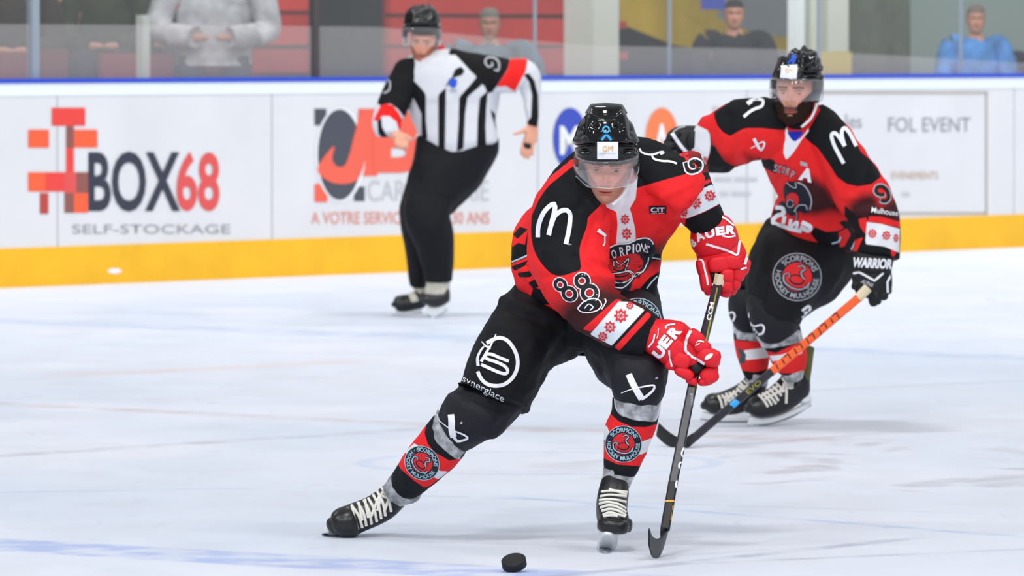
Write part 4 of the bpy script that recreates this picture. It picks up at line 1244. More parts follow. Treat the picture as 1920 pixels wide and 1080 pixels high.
for a, b_ in [((365, 560), (545, 870)), ((455, 520), (610, 840)), ((545, 480), (670, 815)), ((635, 450), (745, 790)), ((700, 420), (820, 755)), ((770, 370), (885, 710)), ((830, 320), (945, 670)), ((895, 270), (1030, 610)), ((945, 220), (1130, 505))]:
    m1 = ((a[0] * .45 + b_[0] * .55) + 18, (a[1] * .55 + b_[1] * .45) + 10)
    lc.append(T3([a, m1, b_]))
for a, b_ in [((460, 530), (500, 760)), ((560, 480), (610, 740)), ((650, 440), (700, 700)), ((860, 380), (740, 680)), ((900, 330), (830, 600)), ((1010, 380), (930, 610)), ((1100, 470), (900, 380)), ((1040, 430), (960, 350))]:
    lc.append(T3([a, ((a[0] + b_[0]) / 2, (a[1] + b_[1]) / 2), b_]))
build('lace', lace(lc, bb_, .0050), skl)
build('blade_holder', [loft([(612, 988, 612, 1000, .02, .012), (622, 980, 630, 1003, .05, .016), (655, 975, 668, 998, .10, .016), (700, 960, 712, 980, .14, .016)], DL, 'holder_white', nu=24, cap=(.2, .2))], skl)
build('blade', [loft([(603, 1000, 604, 1005, .02, .002), (612, 999, 613, 1006, .03, .002), (640, 994, 642, 1003, .08, .002), (700, 978, 702, 985, .15, .002)], DL, 'steel', nu=12, cap=(.2, .2))], skl)

T4 = lambda pts: [(1100 + x / 5.681, 870 + y / 5.681) for x, y in pts]
DR = 20.42
boot = loft([(1126, 904, 1178, 912, .0, .05), (1121, 925, 1179, 925, -.02, .055), (1118, 945, 1177, 944, -.04, .06), (1118, 962, 1176, 962, -.07, .07), (1122, 978, 1180, 980, -.09, .075), (1124, 988, 1178, 992, -.09, .07)], DR, 'skate_black', nu=90, e=2.5, cap=(.2, .3))
skr = build('skate', [boot], hf, label='black skate seen toe on, under the standing leg')
build('toe_cap', [pad(1150, 985, DR - .13, 31, 16, .06, 5, 'toe_cap', e=3.0), pad(1177, 985, DR - .10, 9, 13, .05, 5, 'skate_black', e=2.6)], skr)
bb_ = bvh_of([boot])
lc = [T4(p_) for p_ in [[(160, 295), (290, 290), (420, 325)], [(150, 345), (250, 330), (415, 345)], [(140, 385), (230, 375), (330, 385), (415, 405)], [(138, 425), (220, 405), (330, 425), (412, 470)], [(150, 465), (240, 440), (330, 460), (415, 510)],
                       [(165, 500), (250, 480), (340, 500), (415, 545)], [(178, 540), (250, 518), (340, 540), (405, 560)], [(185, 560), (260, 548), (330, 556)], [(240, 270), (300, 285), (430, 300)]]]
build('lace', lace(lc, bb_, .0046, n=9), skr)
build('blade_holder', [loft([(1122, 1000, 1160, 1003, -.05, .11), (1121, 1012, 1154, 1016, -.07, .115), (1122, 1024, 1149, 1028, -.08, .118)], DR, 'holder_white', nu=40, e=3, cap=(.1, .1))], skr)
build('blade', [loft([(1123, 1027, 1147, 1031, -.08, .12), (1128, 1033, 1143, 1037, -.08, .12)], DR, 'steel', nu=24, e=3, cap=(.1, .1))], skr)

# head
Rf, cf = head_frame(1138.5, 305, DF - .18, -2, 19, 3)
scf = .985
hv = (HEADV * scf) @ Rf.T + cf
def J(x, y, dd, r): 
    p = P(x, y, DF + dd); return (p[0], p[1], p[2], r)
chains = [[J(1138, 315, -.13, .055), J(1145, 365, -.06, .058), J(1150, 420, .03, .10), J(1120, 480, .12, .12), J(1090, 560, .22, .12), J(1090, 590, .22, .10)],
          [J(1140, 380, -.02, .07), J(1070, 375, -.06, .07), J(1060, 500, -.13, .055), J(1100, 565, -.19, .045), J(1210, 630, -.26, .035), J(1235, 645, -.27, .035)],
          [J(1150, 380, .0, .07), J(1245, 340, -.03, .07), J(1300, 350, -.02, .05), J(1325, 395, .03, .035), J(1338, 430, .04, .035)],
          [J(1060, 590, .22, .07), J(985, 645, .12, .055), J(905, 775, .09, .045), J(800, 868, .15, .045), J(745, 925, .32, .035), J(700, 960, .33, .03)],
          [J(1140, 595, .2, .07), J(1190, 640, .02, .06), J(1197, 700, -.16, .06), J(1175, 820, -.17, .045), J(1152, 910, -.17, .035), J(1150, 965, -.22, .03)]]
mat('skin_f', '#d99c84', .5, .35, vcol='skin_col')
v, f = body_mesh(chains, (hv, HEADF), .009)
bc = Comp(v, f, 'skin_f'); bc.attrs['_col'] = skin_cols(v, Rf, cf, scf, '#e2a28c', '#7a5240', ('#8a5a44', .55), '#b8504c', '#5a4030')
build('body', [bc], hf, label='face of the leading skater looking down at the puck')
eyes(hf, Rf, cf, scf)
ng = loft([(1104, 345, 1192, 330, -.03, .075), (1110, 365, 1192, 358, -.05, .08), (1122, 384, 1188, 384, -.07, .08), (1135, 402, 1178, 402, -.08, .06)], DF, 'white_cloth', nu=70, e=2.2, cap=(.2, .3)); ng.wrinkle(.006, 14, 8)
build('neck_guard', [ng], hf, label='white neck guard')
# helmet
def ribs_f(q, v_):
    x, y = q[:, 0], q[:, 1]; g = lambda a, c_, s: np.exp(-((a - c_) / s) ** 2)
    r = np.zeros(len(q))
    cx = 1137; u = np.abs(x - cx)
    w_ = 27 + (y - 203) * .14
    r += .008 * g(u, w_, 6.5) * np.clip((276 - y) / 30, 0, 1)              # two long ridges
    r -= .005 * g(u, w_ + 13, 5) * np.clip((272 - y) / 18, 0, 1) * (y > 212)
    r += .006 * np.clip(1.3 - u / 16, 0, 1) ** .5 * np.clip((262 - y) / 14, 0, 1) * np.clip((y - 222) / 8, 0, 1)
    r -= .009 * g(y, 219, 4.5) * (u < 17)                                  # top vents
    r -= .012 * g(y, 236, 3.0) * g(u, 21, 5)
    r -= .010 * g(y, 272 + (u - 40) * .12, 2.4) * (u > 22)                 # seam above the brow band
    r += .006 * g(y, 262 + (u - 40) * .15, 6) * (u > 34)
    r -= .014 * g(y, 283, 3.2) * g(u, 41, 8)                               # brow vents
    r -= .010 * g(y, 244 + (u - 52), 5) * g(u, 50, 4)
    return r
hel = helmet_shell([(1110, 204, 1164, 204, -.215, .05), (1100, 209, 1174, 209, -.213, .085), (1092, 221, 1180, 221, -.21, .108), (1083, 238, 1189, 237, -.206, .124), (1077, 257, 1195, 258, -.201, .133), (1077, 274, 1196, 277, -.196, .135), (1079, 290, 1195, 292, -.19, .134)], DF, ribs_f)
hb_ = bvh_of([hel])
hc_ = [hel]
helm = build('helmet', hc_, hf, label='glossy black helmet')
lab = [prt(rct(1120, 266, 1158.5, 298), hb_, 'print_white', .004, 8), prt(fit('GM', 1130, 274, 1149, 284), hb_, 'print_gold', .0055), prt(rct(1124, 287, 1155, 287.8), hb_, 'print_grey', .0055)]
build('sticker', lab, helm, label='white sticker with gold letters on the helmet brow')
rb2 = [prt(stroke(ell(1136.5, 243, 5.6, 5.4), 3), hb_, 'print_blue', .003, 6), prt(stroke([(1128, 263), (1133, 256), (1137, 253)], 4.4), hb_, 'print_blue', .003), prt(stroke([(1146, 263), (1141, 256), (1137, 253)], 4.4), hb_, 'print_blue', .003)]
build('ribbon_sticker', rb2, helm, label='bright blue ribbon sticker')
_unused = loft([(1078, 292, 1197, 287, -.20, .150), (1075, 310, 1199, 306, -.195, .155), (1076, 325, 1198, 320, -.195, .152), (1083, 338, 1194, 331, -.195, .148)], DF, 'visor_clear', nu=70, nv=14, e=2.2, arc=(-12, 192))
# keep the half that faces the camera
def front_arc(st, D, m, nv=14, e=2.2, drop=None, lim=.28):
    c = loft(st, D, m, nu=120, nv=nv, e=e, cap=(0, 0))
    n0 = c.v.mean(0); q = c.v.copy()
    keep = np.zeros(len(q), bool)
    for i in range(nv):
        r_ = q[i * 120:(i + 1) * 120]; mid = r_.mean(0)
        keep[i * 120:(i + 1) * 120] = (r_[:, 1] - mid[1]) < lim * (mid[1] - r_[:, 1].min())
    f_ = [a for a in c.f if len(a) == 4 and all(i < nv * 120 and keep[i] for i in a)]
    used = sorted(set(i for a in f_ for i in a)); mp = {u: i for i, u in enumerate(used)}
    return Comp(c.v[used], [tuple(mp[i] for i in a) for a in f_], m)
vis = front_arc([(1078, 287, 1197, 284, -.207, .150), (1074, 303, 1200, 300, -.202, .158), (1075, 322, 1199, 318, -.197, .156), (1086, 338, 1193, 332, -.192, .148)], DF, 'visor_clear')
vo = build('visor', [vis], helm, label='clear half visor')
sf = vo.modifiers.new('thick', 'SOLIDIFY'); sf.thickness = .0025
es = []
vb = bvh_of([vis])
es.append(tube(on([(1079, 330), (1086, 344), (1105, 350), (1138, 353), (1160, 352), (1180, 346), (1194, 335), (1198, 312)], vb, .001, 20), .0011, 'visor_edge', 6)) if len(on([(1079, 330), (1086, 342), (1105, 348), (1138, 350)], vb, .001, 20)) > 4 else None
strap = tube(np.array([P(x, y, DF + d_) for x, y, d_ in [(1086, 330, -.14), (1098, 358, -.20), (1115, 377, -.235), (1128, 386, -.235)]]), .0012, 'helmet_dull', 6)
strap2 = tube(np.array([P(x, y, DF + d_) for x, y, d_ in [(1186, 318, -.16), (1180, 345, -.205), (1166, 368, -.235), (1148, 384, -.245)]]), .006, 'white_cloth', 8)
build('chin_strap', [strap, strap2] + [e_ for e_ in es if e_ is not None], helm)

# gloves
T1 = lambda pts: [(1280 + x / 5.684, 380 + y / 5.684) for x, y in pts]
T2 = lambda pts: [(1190 + x / 7.2, 590 + y / 7.2) for x, y in pts]
GU = DF + .05
cuff = loft([(1302, 424, 1356, 403, .0, .055), (1296, 432, 1372, 414, -.005, .068), (1294, 448, 1381, 430, -.01, .072), (1297, 464, 1385, 444, -.01, .068), (1304, 474, 1384, 455, -.005, .06)], GU, 'glove_red', nu=70, e=2.6, cap=(.25, .3))
hand = loft([(1304, 466, 1388, 450, .0, .05), (1306, 482, 1398, 468, -.005, .055), (1312, 500, 1403, 488, -.005, .055), (1330, 510, 1402, 502, -.01, .05)], GU, 'glove_red', nu=70, e=2.6, cap=(.2, .4))
parts = [cuff, hand]
blk_ = pad(1342, 517, GU - .02, 19.4, 14.3, .035, -10, 'glove_black', e=2.4)
fing = [pad(1363, 516, GU - .045, 13.7, 14.3, .028, 8, 'glove_red', e=3.4), pad(1384, 512, GU - .025, 13.7, 15.4, .03, 12, 'glove_red', e=3.4), pad(1396, 500, GU + .0, 10.3, 15.4, .03, 16, 'glove_red', e=3.4),
        pad(1362, 535, GU - .04, 12.5, 13.2, .028, 2, 'glove_red', e=3.4), pad(1379, 530, GU - .02, 10.3, 13.2, .028, 8, 'glove_red', e=3.4), pad(1360, 548, GU - .03, 11.4, 9.9, .024, 10, 'glove_red', e=2.9), pad(1372, 543, GU - .01, 10.3, 9.9, .025, 20, 'glove_red', e=2.9),
        pad(1318, 502, GU - .035, 12.5, 17.6, .028, -14, 'glove_red', e=3.4), pad(1323, 528, GU - .045, 11.4, 19.8, .026, -8, 'glove_red', e=3.4), pad(1330, 545, GU - .04, 10.3, 8.8, .022, -20, 'glove_red', e=2.9), pad(1347, 495, GU - .055, 19.4, 15.4, .02, -10, 'glove_red', e=3.4), pad(1373, 491, GU - .05, 18.2, 14.3, .022, -4, 'glove_red', e=3.4)]
gl = build('glove', parts + [blk_], hf, label='red glove with white lettering on the top hand')
for q in fing: build('finger', [q], gl)
gb = bvh_of(parts + fing)
gp = [prt(stroke(T1(p_), w_), gb, 'print_white', .0018, 5) for p_, w_ in [([(250, 440), (350, 470), (450, 500), (515, 528), (580, 555), (598, 470), (605, 390)], 4.2), ([(170, 610), (210, 620), (228, 680), (240, 730), (258, 800), (268, 880)], 3.6),
      ([(340, 200), (370, 145), (450, 170), (545, 245)], 3.4), ([(128, 285), (200, 245), (245, 180)], 2.2), ([(215, 260), (262, 215), (290, 150)], 1.2), ([(690, 550), (660, 660)], 5), ([(620, 712), (680, 690)], 3)]]
for ch, x, y, a, w_ in [('B', 112, 425, -40, 9), ('A', 182, 362, -28, 17), ('U', 290, 328, -16, 18), ('E', 400, 302, -6, 17), ('R', 512, 292, 4, 19)]:
    q = T1([(x, y)])[0]; gp.append(prt(put(ch, q[0], q[1], 16, w_, a, .06), gb, 'print_white', .002, 5))
gp.append(prt(stroke(T1([(420, 352), (490, 365), (560, 352)]), 3), gb, 'print_white', .002, 5))
build('lettering', gp, gl)

GL_ = DF - .28
cuff = loft([(1240, 604, 1211, 656, .02, .055), (1252, 601, 1213, 661, .01, .066), (1270, 601, 1228, 670, .0, .07), (1284, 606, 1243, 682, .0, .066), (1293, 616, 1250, 688, .0, .055)], GL_, 'glove_red', nu=70, e=2.6, cap=(.25, .3))
hand = loft([(1290, 611, 1246, 683, .0, .05), (1300, 622, 1258, 692, -.005, .052), (1313, 635, 1275, 698, -.005, .052), (1324, 648, 1296, 696, -.01, .045)], GL_, 'glove_red', nu=70, e=2.6, cap=(.2, .4))
parts = [cuff, hand, pad(1306, 689, GL_ - .02, 19.4, 14.3, .035, -20, 'glove_black', e=2.4)]
fing = [pad(1304, 634, GL_ - .045, 18.2, 14.3, .028, 40, 'glove_red', e=3.4), pad(1317, 650, GL_ - .05, 16.0, 13.2, .028, 30, 'glove_red', e=3.4), pad(1329, 669, GL_ - .05, 22.8, 17.6, .034, 22, 'glove_red', e=3.0), pad(1340, 672, GL_ - .02, 11.4, 15.4, .034, 5, 'glove_red', e=3.4),
        pad(1330, 704, GL_ - .035, 17.1, 16.5, .03, -30, 'glove_red', e=3.0), pad(1322, 716, GL_ - .03, 13.7, 7.7, .026, -5, 'glove_red', e=2.9), pad(1338, 695, GL_ - .01, 9.1, 13.2, .03, 0, 'glove_red', e=3.4),
        pad(1268, 655, GL_ - .05, 18.2, 18.7, .02, 45, 'glove_red', e=3.4), pad(1278, 676, GL_ - .05, 17.1, 15.4, .024, 30, 'glove_red', e=3.4), pad(1283, 699, GL_ - .045, 19.4, 11.0, .026, 28, 'glove_red', e=3.0), pad(1260, 680, GL_ - .03, 12.5, 14.3, .024, 10, 'glove_red', e=3.4), pad(1297, 714, GL_ - .035, 11.4, 7.7, .022, 18, 'glove_red', e=2.9)]
gl = build('glove', parts, hf, label='red glove with white lettering on the lower hand')
for q in fing: build('finger', [q], gl)
gb = bvh_of(parts + fing)
gp = [prt(stroke(T2(p_), w_), gb, 'print_white', .0018, 5) for p_, w_ in [([(762, 215), (715, 300), (692, 380), (682, 468), (725, 525), (785, 578)], 5.2), ([(785, 575), (860, 610), (945, 665)], 4.5), ([(465, 480), (475, 580), (502, 700)], 3.2),
      ([(272, 265), (250, 360), (185, 440)], 2.8), ([(320, 190), (315, 280), (300, 320)], 1.6), ([(830, 380), (870, 355), (935, 370)], 2.2), ([(820, 420), (880, 385)], 1.6), ([(415, 190), (440, 145), (545, 130)], 3)]]
gp.append(prt(shape(ell(1329, 668.5, 9, 4, -35)), gb, 'print_white', .002))
for ch, x, y, a in [('U', 335, 505, -50), ('E', 415, 365, -52), ('R', 535, 235, -50)]:
    q = T2([(x, y)])[0]; gp.append(prt(put(ch, q[0], q[1], 21, 21, a, .06), gb, 'print_white', .002, 5))
build('lettering', gp, gl)

# stick of the leading skater
def P3(x, y, d): return P(x, y, d)
p0 = P3(1346, 535, DF - .012); p1 = P3(1305, 690, GL_ - .005); dirv = p1 - p0; 
pe = P3(1247, 992, 20.12)
st = thing('hockey_stick', 'dark hockey stick held in two red gloves beside the puck carrier', 'hockey stick', tuple(P3(1240, 1000, 20.1) * [1, 1, 0]))
sh_ = [beam(p0, p1, .0150, .0105, 'shaft_dark', seg=6), beam(p1, P3(1262, 905, 20.2), .0150, .0105, 'shaft_dark', seg=6), beam(P3(1262, 905, 20.2), pe, .0150, .012, 'blade_dark', seg=4)]
sbv = bvh_of(sh_)
shp = [prt(put('CCM', 1332, 584, 8, 34, -78, .04), sbv, 'print_white', .001, 5), prt(put('TACKS', 1307, 715, 9, 40, -78, .02), sbv, 'print_olive', .001, 5), prt(stroke([(1345, 540), (1330, 610), (1322, 650)], 3), sbv, 'print_olive', .0008),
       prt(stroke([(1283, 838), (1278, 850), (1281, 862), (1273, 872), (1276, 890), (1268, 905), (1268, 920)], 3), sbv, 'print_white', .001, 4), prt(stroke([(1262, 948), (1256, 990)], 3), sbv, 'print_gold', .001), prt(rct(1248, 938, 1264, 941), sbv, 'print_gold', .001), prt(fit('TI', 1294, 738, 1299, 760), sbv, 'print_grey', .001)]
build('shaft', sh_ + shp, st)
build('butt_cap', [beam(P3(1350.5, 514, DF - .012), p0, .0165, .014, 'butt_cream', seg=2, bev=.6)], st)
bl = loft([(1257, 962, 1240, 1000, -.02, .010), (1252, 985, 1240, 1030, -.05, .007), (1243, 1003, 1235, 1045, -.12, .004), (1233, 1010, 1229, 1047, -.18, .003), (1223, 1005, 1222, 1043, -.24, .003), (1217, 990, 1217, 1026, -.28, .003)], 20.2, 'blade_dark', nu=24, nv=30, e=3, cap=(.2, .5))
build('blade', [bl], st)
# puck
pg = G(965, 1074)
pv = []
for k, (r_, z) in enumerate([(.0, 0), (.036, 0), (.0381, .002), (.0381, .0234), (.036, .0254), (0, .0254)]):
    for j in range(48):
        a = 2 * math.pi * j / 48; pv.append((pg[0] + r_ * math.cos(a), pg[1] + .038 + r_ * math.sin(a), z))
pf = [(i * 48 + j, i * 48 + (j + 1) % 48, (i + 1) * 48 + (j + 1) % 48, (i + 1) * 48 + j) for i in range(5) for j in range(48)]
pk = Comp(np.array(pv), pf, 'puck_rubber')
ang = math.radians(27); c0 = np.array([pg[0], pg[1] + .038, 0])
M = np.array(Matrix.Rotation(ang, 3, 'X')) @ np.array(Matrix.Rotation(math.radians(-9), 3, 'Y'))
pk.v = (pk.v - c0) @ M.T; pk.v[:, 2] -= pk.v[:, 2].min(); pk.v += c0
build('hockey_puck', [pk], label='black rubber puck on the ice in front of the leading skater', cat='puck')

# ================================================================== SECOND SKATER
DS = 27.2
sf_ = thing('person', 'bearded hockey player in red and black skating behind, gripping an orange and dark stick', 'person', tuple(P(1440, 780, 27.3) * [1, 1, 0]))
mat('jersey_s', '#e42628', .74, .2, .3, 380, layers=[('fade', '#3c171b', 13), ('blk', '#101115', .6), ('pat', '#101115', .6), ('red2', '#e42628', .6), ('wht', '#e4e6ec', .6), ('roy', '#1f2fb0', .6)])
TS = -.42
C5 = lambda pts: [(1220 + x / 3.376, 80 + y / 3.376) for x, y in pts]
C9 = lambda pts: [(1400 + x / 3.484, 290 + y / 3.484) for x, y in pts]
tor = loft([(1452, 205, 1535, 200, -.42, .08), (1428, 222, 1572, 224, -.42, .13), (1418, 255, 1600, 262, -.40, .16), (1432, 295, 1618, 300, -.34, .17), (1450, 328, 1625, 340, -.26, .175),
            (1463, 358, 1625, 378, -.18, .175), (1458, 385, 1618, 410, -.10, .175), (1447, 405, 1612, 440, -.04, .175), (1443, 424, 1601, 471, .0, .17)], DS, 'jersey_s', nu=140, e=2.3, cap=(.3, .12))
tor.wrinkle(.018, 5, 71, (1, 1, .8))
tor.folds([(1475, 305, 1455, 345, 6, -.010), (1540, 330, 1590, 400, 10, .010), (1520, 400, 1590, 380, 8, -.010), (1500, 420, 1580, 440, 7, .008), (1590, 330, 1560, 420, 8, -.010)])
tor.layer('blk', C5([(560, 330), (820, 330), (830, 500), (815, 552), (700, 540), (600, 540), (560, 560), (500, 590), (400, 500)]))
tor.layer('blk', C5([(1062, 385), (1075, 420), (972, 600), (1060, 670), (1130, 770), (1190, 860), (1260, 900), (1450, 880), (1470, 700), (1200, 400)]))
tor.layer('blk', C5([(690, 728), (780, 740), (800, 800), (790, 830), (700, 780)]))
tor.layer('wht', C5([(820, 490), (842, 500), (870, 560), (892, 612), (945, 612), (1000, 540), (1055, 450), (1060, 385), (1078, 390), (1078, 440), (1020, 540), (960, 610), (900, 700), (858, 745), (840, 700), (846, 620)]))
tor.layer('roy', C5([(860, 560), (885, 605), (905, 625), (925, 622), (975, 560)]))
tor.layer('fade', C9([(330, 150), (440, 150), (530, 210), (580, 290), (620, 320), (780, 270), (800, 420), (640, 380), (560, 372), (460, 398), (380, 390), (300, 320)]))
tor.layer('pat', C9([(440, 470), (520, 505), (590, 500), (640, 480), (600, 440), (640, 430), (690, 470), (720, 560), (700, 640), (500, 620), (420, 520)]))
tor.layer('pat', C9([(650, 370), (690, 360), (700, 480), (660, 470)])); tor.layer('pat', C9([(165, 380), (200, 330), (232, 300), (262, 330), (250, 380), (170, 420)]))
tor.layer('red2', C9([(600, 505), (655, 480), (680, 520), (640, 600), (610, 605), (600, 560)]))
tb = bvh_of([tor]); js = [tor]

js.append(prt(put('A', C9([(390, 130)])[0][0], C9([(390, 130)])[0][1], 25, 26, 14, .06), tb, 'print_white', .002, 5))
js.append(prt(shape(C9([(350, 40), (395, 55), (398, 80), (350, 68)])), tb, 'print_grey', .0015))
for ch, x, y, a in [('S', 190, 85, 10), ('C', 215, 92, 14), ('O', 242, 98, 16), ('R', 270, 110, 18), ('P', 300, 128, 22)]:
    q = C9([(x, y)])[0]; js.append(prt(put(ch, q[0], q[1], 17, 7.5, a, .04), tb, 'print_navy', .0016, 5)); js.append(prt(put(ch, q[0], q[1], 14, 6, a, .01), tb, 'print_grey', .0024, 5))
js.append(prt(shape(C9([(300, 175), (360, 190), (405, 240), (428, 300), (415, 360), (380, 382), (340, 370), (300, 400), (255, 370), (250, 300), (240, 230), (262, 180)]), smooth=True), tb, 'print_navy', .0012))
js.append(prt(stroke(C9([(330, 180), (375, 200), (410, 250), (424, 305), (412, 360)]), 2.6), tb, 'print_grey', .002))
js.append(prt(shape(ell(*C9([(300, 295)])[0], 12, 14)), tb, 'print_red', .002)); js.append(prt(shape(ell(*C9([(285, 320)])[0], 8, 9)), tb, 'print_navy', .0026)); js.append(prt(stroke(ell(*C9([(285, 318)])[0], 6, 7, n=16), 1.6), tb, 'print_grey', .0032))
for p_, w_ in [([(262, 180), (290, 205), (322, 215), (318, 180)], 4), ([(310, 370), (340, 330), (385, 330), (395, 360)], 5), ([(320, 360), (330, 400), (320, 425)], 3)]:
    js.append(prt(stroke(C9(p_), w_ + 2), tb, 'print_navy', .0022)); js.append(prt(stroke(C9(p_), w_ * .45), tb, 'print_grey', .003))
# pale hem numerals
js += [prt(stroke(C9(p_), w_), tb, 'print_white', .0016, 5) for p_, w_ in [([(190, 345), (235, 350), (240, 385), (200, 400), (160, 440)], 8), ([(160, 440), (230, 465), (300, 488), (360, 500)], 7), ([(250, 400), (240, 450)], 7), ([(290, 420), (285, 470), (330, 440), (325, 490)], 6), ([(360, 440), (415, 470), (400, 495), (350, 470)], 8)]]
js += [prt(stroke(C9(p_), 3), tb, 'print_ice', .002) for p_ in [[(555, 580), (600, 565), (615, 535)], [(680, 620), (700, 580), (722, 520), (720, 400)]]]
ls = loft([(1478, 188, 1470, 296, -.42, .13), (1440, 184, 1438, 298, -.43, .14), (1405, 183, 1402, 304, -.42, .135), (1372, 191, 1376, 313, -.38, .125), (1345, 207, 1352, 323, -.32, .115), (1328, 222, 1335, 325, -.28, .11), (1313, 236, 1327, 318, -.25, .10)], DS, 'jersey_s', nu=110, e=2.3, cap=(.4, .15))
ls.wrinkle(.013, 7, 81)
ls.folds([(1400, 300, 1385, 240, 8, .008), (1365, 215, 1375, 300, 7, -.009), (1430, 290, 1400, 260, 7, -.008)])
ls.layer('blk', C5([(900, 300), (640, 320), (520, 360), (400, 440), (405, 480), (425, 530), (460, 570), (505, 592), (555, 560), (600, 540), (700, 540), (815, 552), (860, 552)]))
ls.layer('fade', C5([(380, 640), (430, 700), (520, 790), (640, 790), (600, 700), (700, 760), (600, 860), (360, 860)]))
ls.layer('pat', C5([(374, 700), (402, 640), (425, 690), (470, 755), (540, 785), (620, 775), (695, 722), (720, 800), (560, 870), (356, 870)]))
ls.layer('wht', C5([(250, 500), (372, 560), (380, 640), (372, 700), (340, 790), (250, 860)]))
ls.layer('pat', C5([(372, 560), (384, 570), (392, 640), (382, 720), (350, 800), (342, 792), (376, 700)]))
lb2 = bvh_of([ls])
for a in b_logo(C5([(678, 648)])[0][0], C5([(678, 648)])[0][1], 13.5, -14): js.append(prt(a, bvh_of([ls, tor]), 'print_white', .002, 5))
js += [prt(stroke(C5(p_), 5.6), lb2, 'print_white', .002, 5) for p_ in [[(610, 385), (650, 362), (700, 362), (712, 380), (700, 405), (660, 420), (625, 440), (590, 470)], [(615, 390), (640, 375)]]]
for (x, y, r) in [(345, 740, 6), (372, 560, 4)]:
    for g_ in gear(*C5([(x, y)])[0], r, .6): js.append(prt(g_, lb2, 'print_red', .002, 5))
rs = loft([(1500, 245, 1552, 204, -.44, .12), (1515, 280, 1590, 234, -.46, .13), (1538, 318, 1612, 270, -.48, .125), (1555, 352, 1638, 308, -.49, .12), (1570, 384, 1662, 344, -.50, .115), (1586, 406, 1680, 388, -.51, .11), (1600, 425, 1687, 420, -.52, .105), (1604, 450, 1687, 450, -.53, .10), (1600, 471, 1684, 484, -.54, .095)],
          DS, 'jersey_s', nu=120, e=2.3, cap=(.5, .12))
rs.wrinkle(.013, 7, 91)
rs.folds([(1580, 380, 1640, 380, 6, -.009), (1590, 395, 1660, 400, 6, .007), (1560, 330, 1600, 360, 8, -.006)])
rs.layer('blk', C5([(1000, 300), (1075, 420), (972, 600), (1060, 670), (1130, 770), (1180, 850), (1240, 893), (1310, 910), (1400, 895), (1455, 850), (1450, 820), (1400, 750), (1330, 690), (1296, 620), (1250, 540), (1180, 440), (1100, 350)]))
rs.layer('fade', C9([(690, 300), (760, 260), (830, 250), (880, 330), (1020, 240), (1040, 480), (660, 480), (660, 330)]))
rs.layer('pat', C9([(640, 330), (720, 400), (790, 408), (800, 380), (1000, 440), (1000, 410), (1040, 420), (1040, 720), (640, 720)]))
rs.layer('red2', C9([(800, 400), (880, 405), (1002, 440), (1002, 478), (880, 450), (790, 440)])); rs.layer('red2', C9([(730, 420), (780, 410), (790, 440), (775, 520), (740, 470)]))
rs.layer('red2', C9([(940, 610), (985, 620), (955, 690), (945, 650)])); rs.layer('red2', C9([(700, 560), (760, 540), (720, 630), (690, 640)]))
rs.layer('wht', C9([(785, 440), (880, 452), (1002, 485), (996, 640), (900, 600), (780, 585), (775, 560)]))
rb3 = bvh_of([rs])
js += [prt(stroke(C5(p_), 6.8), rb3, 'print_white', .002, 5) for p_ in [[(1222, 764), (1190, 705), (1158, 640), (1145, 590), (1158, 572), (1175, 578)], [(1165, 570), (1190, 595), (1228, 655)], [(1228, 655), (1212, 600), (1210, 560), (1224, 542), (1240, 546)], [(1232, 540), (1262, 580), (1300, 655)]]]
js += [prt(stroke(C9(p_), 8.2), rb3, 'print_grey', .0014, 5) for p_ in [[(905, 262), (870, 268), (840, 245), (850, 208), (890, 205), (925, 240), (930, 285), (905, 310), (870, 300)]]]
js += [prt(stroke(C9(p_), 6.4), rb3, 'print_black', .0022, 5) for p_ in [[(900, 260), (870, 262), (845, 243), (853, 213), (888, 210), (920, 242), (925, 283), (903, 305), (875, 297)]]]
js.append(prt(put('Mulhouse', *C9([(902, 372)])[0], 10, 50, 8, .01), rb3, 'print_white', .002, 5))
for (x, y, r) in [(822, 515, 8.5), (912, 528, 8.5), (975, 545, 8)]:
    for g_ in gear(*C9([(x, y)])[0], r, .95 if x < 950 else .6): js.append(prt(g_, rb3, 'print_red', .002, 5))
js += [ls, rs]
build('jersey', js, sf_, label='red and black jersey with a white A')

# trousers
pf_ = loft([(1434, 415, 1608, 462, .02, .17), (1418, 448, 1607, 492, .0, .18), (1405, 485, 1592, 516, -.08, .185), (1400, 520, 1568, 535, -.16, .18), (1400, 548, 1536, 563, -.22, .165), (1402, 566, 1510, 590, -.25, .145), (1412, 578, 1500, 607, -.25, .13)], DS, PANT, nu=110, e=2.3, cap=(.2, .12))
pf_.wrinkle(.014, 5, 101); pf_.folds([(1440, 440, 1420, 530, 8, .010), (1450, 455, 1430, 560, 6, -.010), (1420, 560, 1500, 600, 5, -.006)])
pb_ = loft([(1420, 450, 1520, 470, .12, .15), (1402, 490, 1480, 500, .12, .15), (1388, 530, 1450, 540, .08, .14), (1370, 558, 1440, 565, .04, .12)], DS, PANT, nu=80, e=2.3, cap=(.2, .12)); pb_.wrinkle(.010, 6, 102)
pfb = bvh_of([pf_])
pc = [pf_, pb_] + badge(1494.5, 519.5, 46, 45, 12, pfb, True)
pc += [prt(stroke(C9(p_), 5), pfb, 'print_white', .002) for p_ in [[(360, 1020), (400, 990), (412, 1010), (375, 1040)], [(360, 1065), (395, 1045)]]]
build('trousers', pc, sf_, label='black padded hockey trousers with round club badge')
C6 = lambda pts: [(1220 + x / 2.454, 380 + y / 2.454) for x, y in pts]
kf = loft([(1404, 556, 1500, 585, -.27, .10), (1401, 572, 1500, 598, -.27, .12), (1403, 592, 1498, 607, -.27, .12), (1409, 610, 1492, 616, -.26, .11), (1420, 626, 1478, 630, -.25, .09)], DS, 'knee_black', nu=80, e=2.3, cap=(.3, .4)); kf.wrinkle(.006, 9, 111)
kfb = bvh_of([kf])
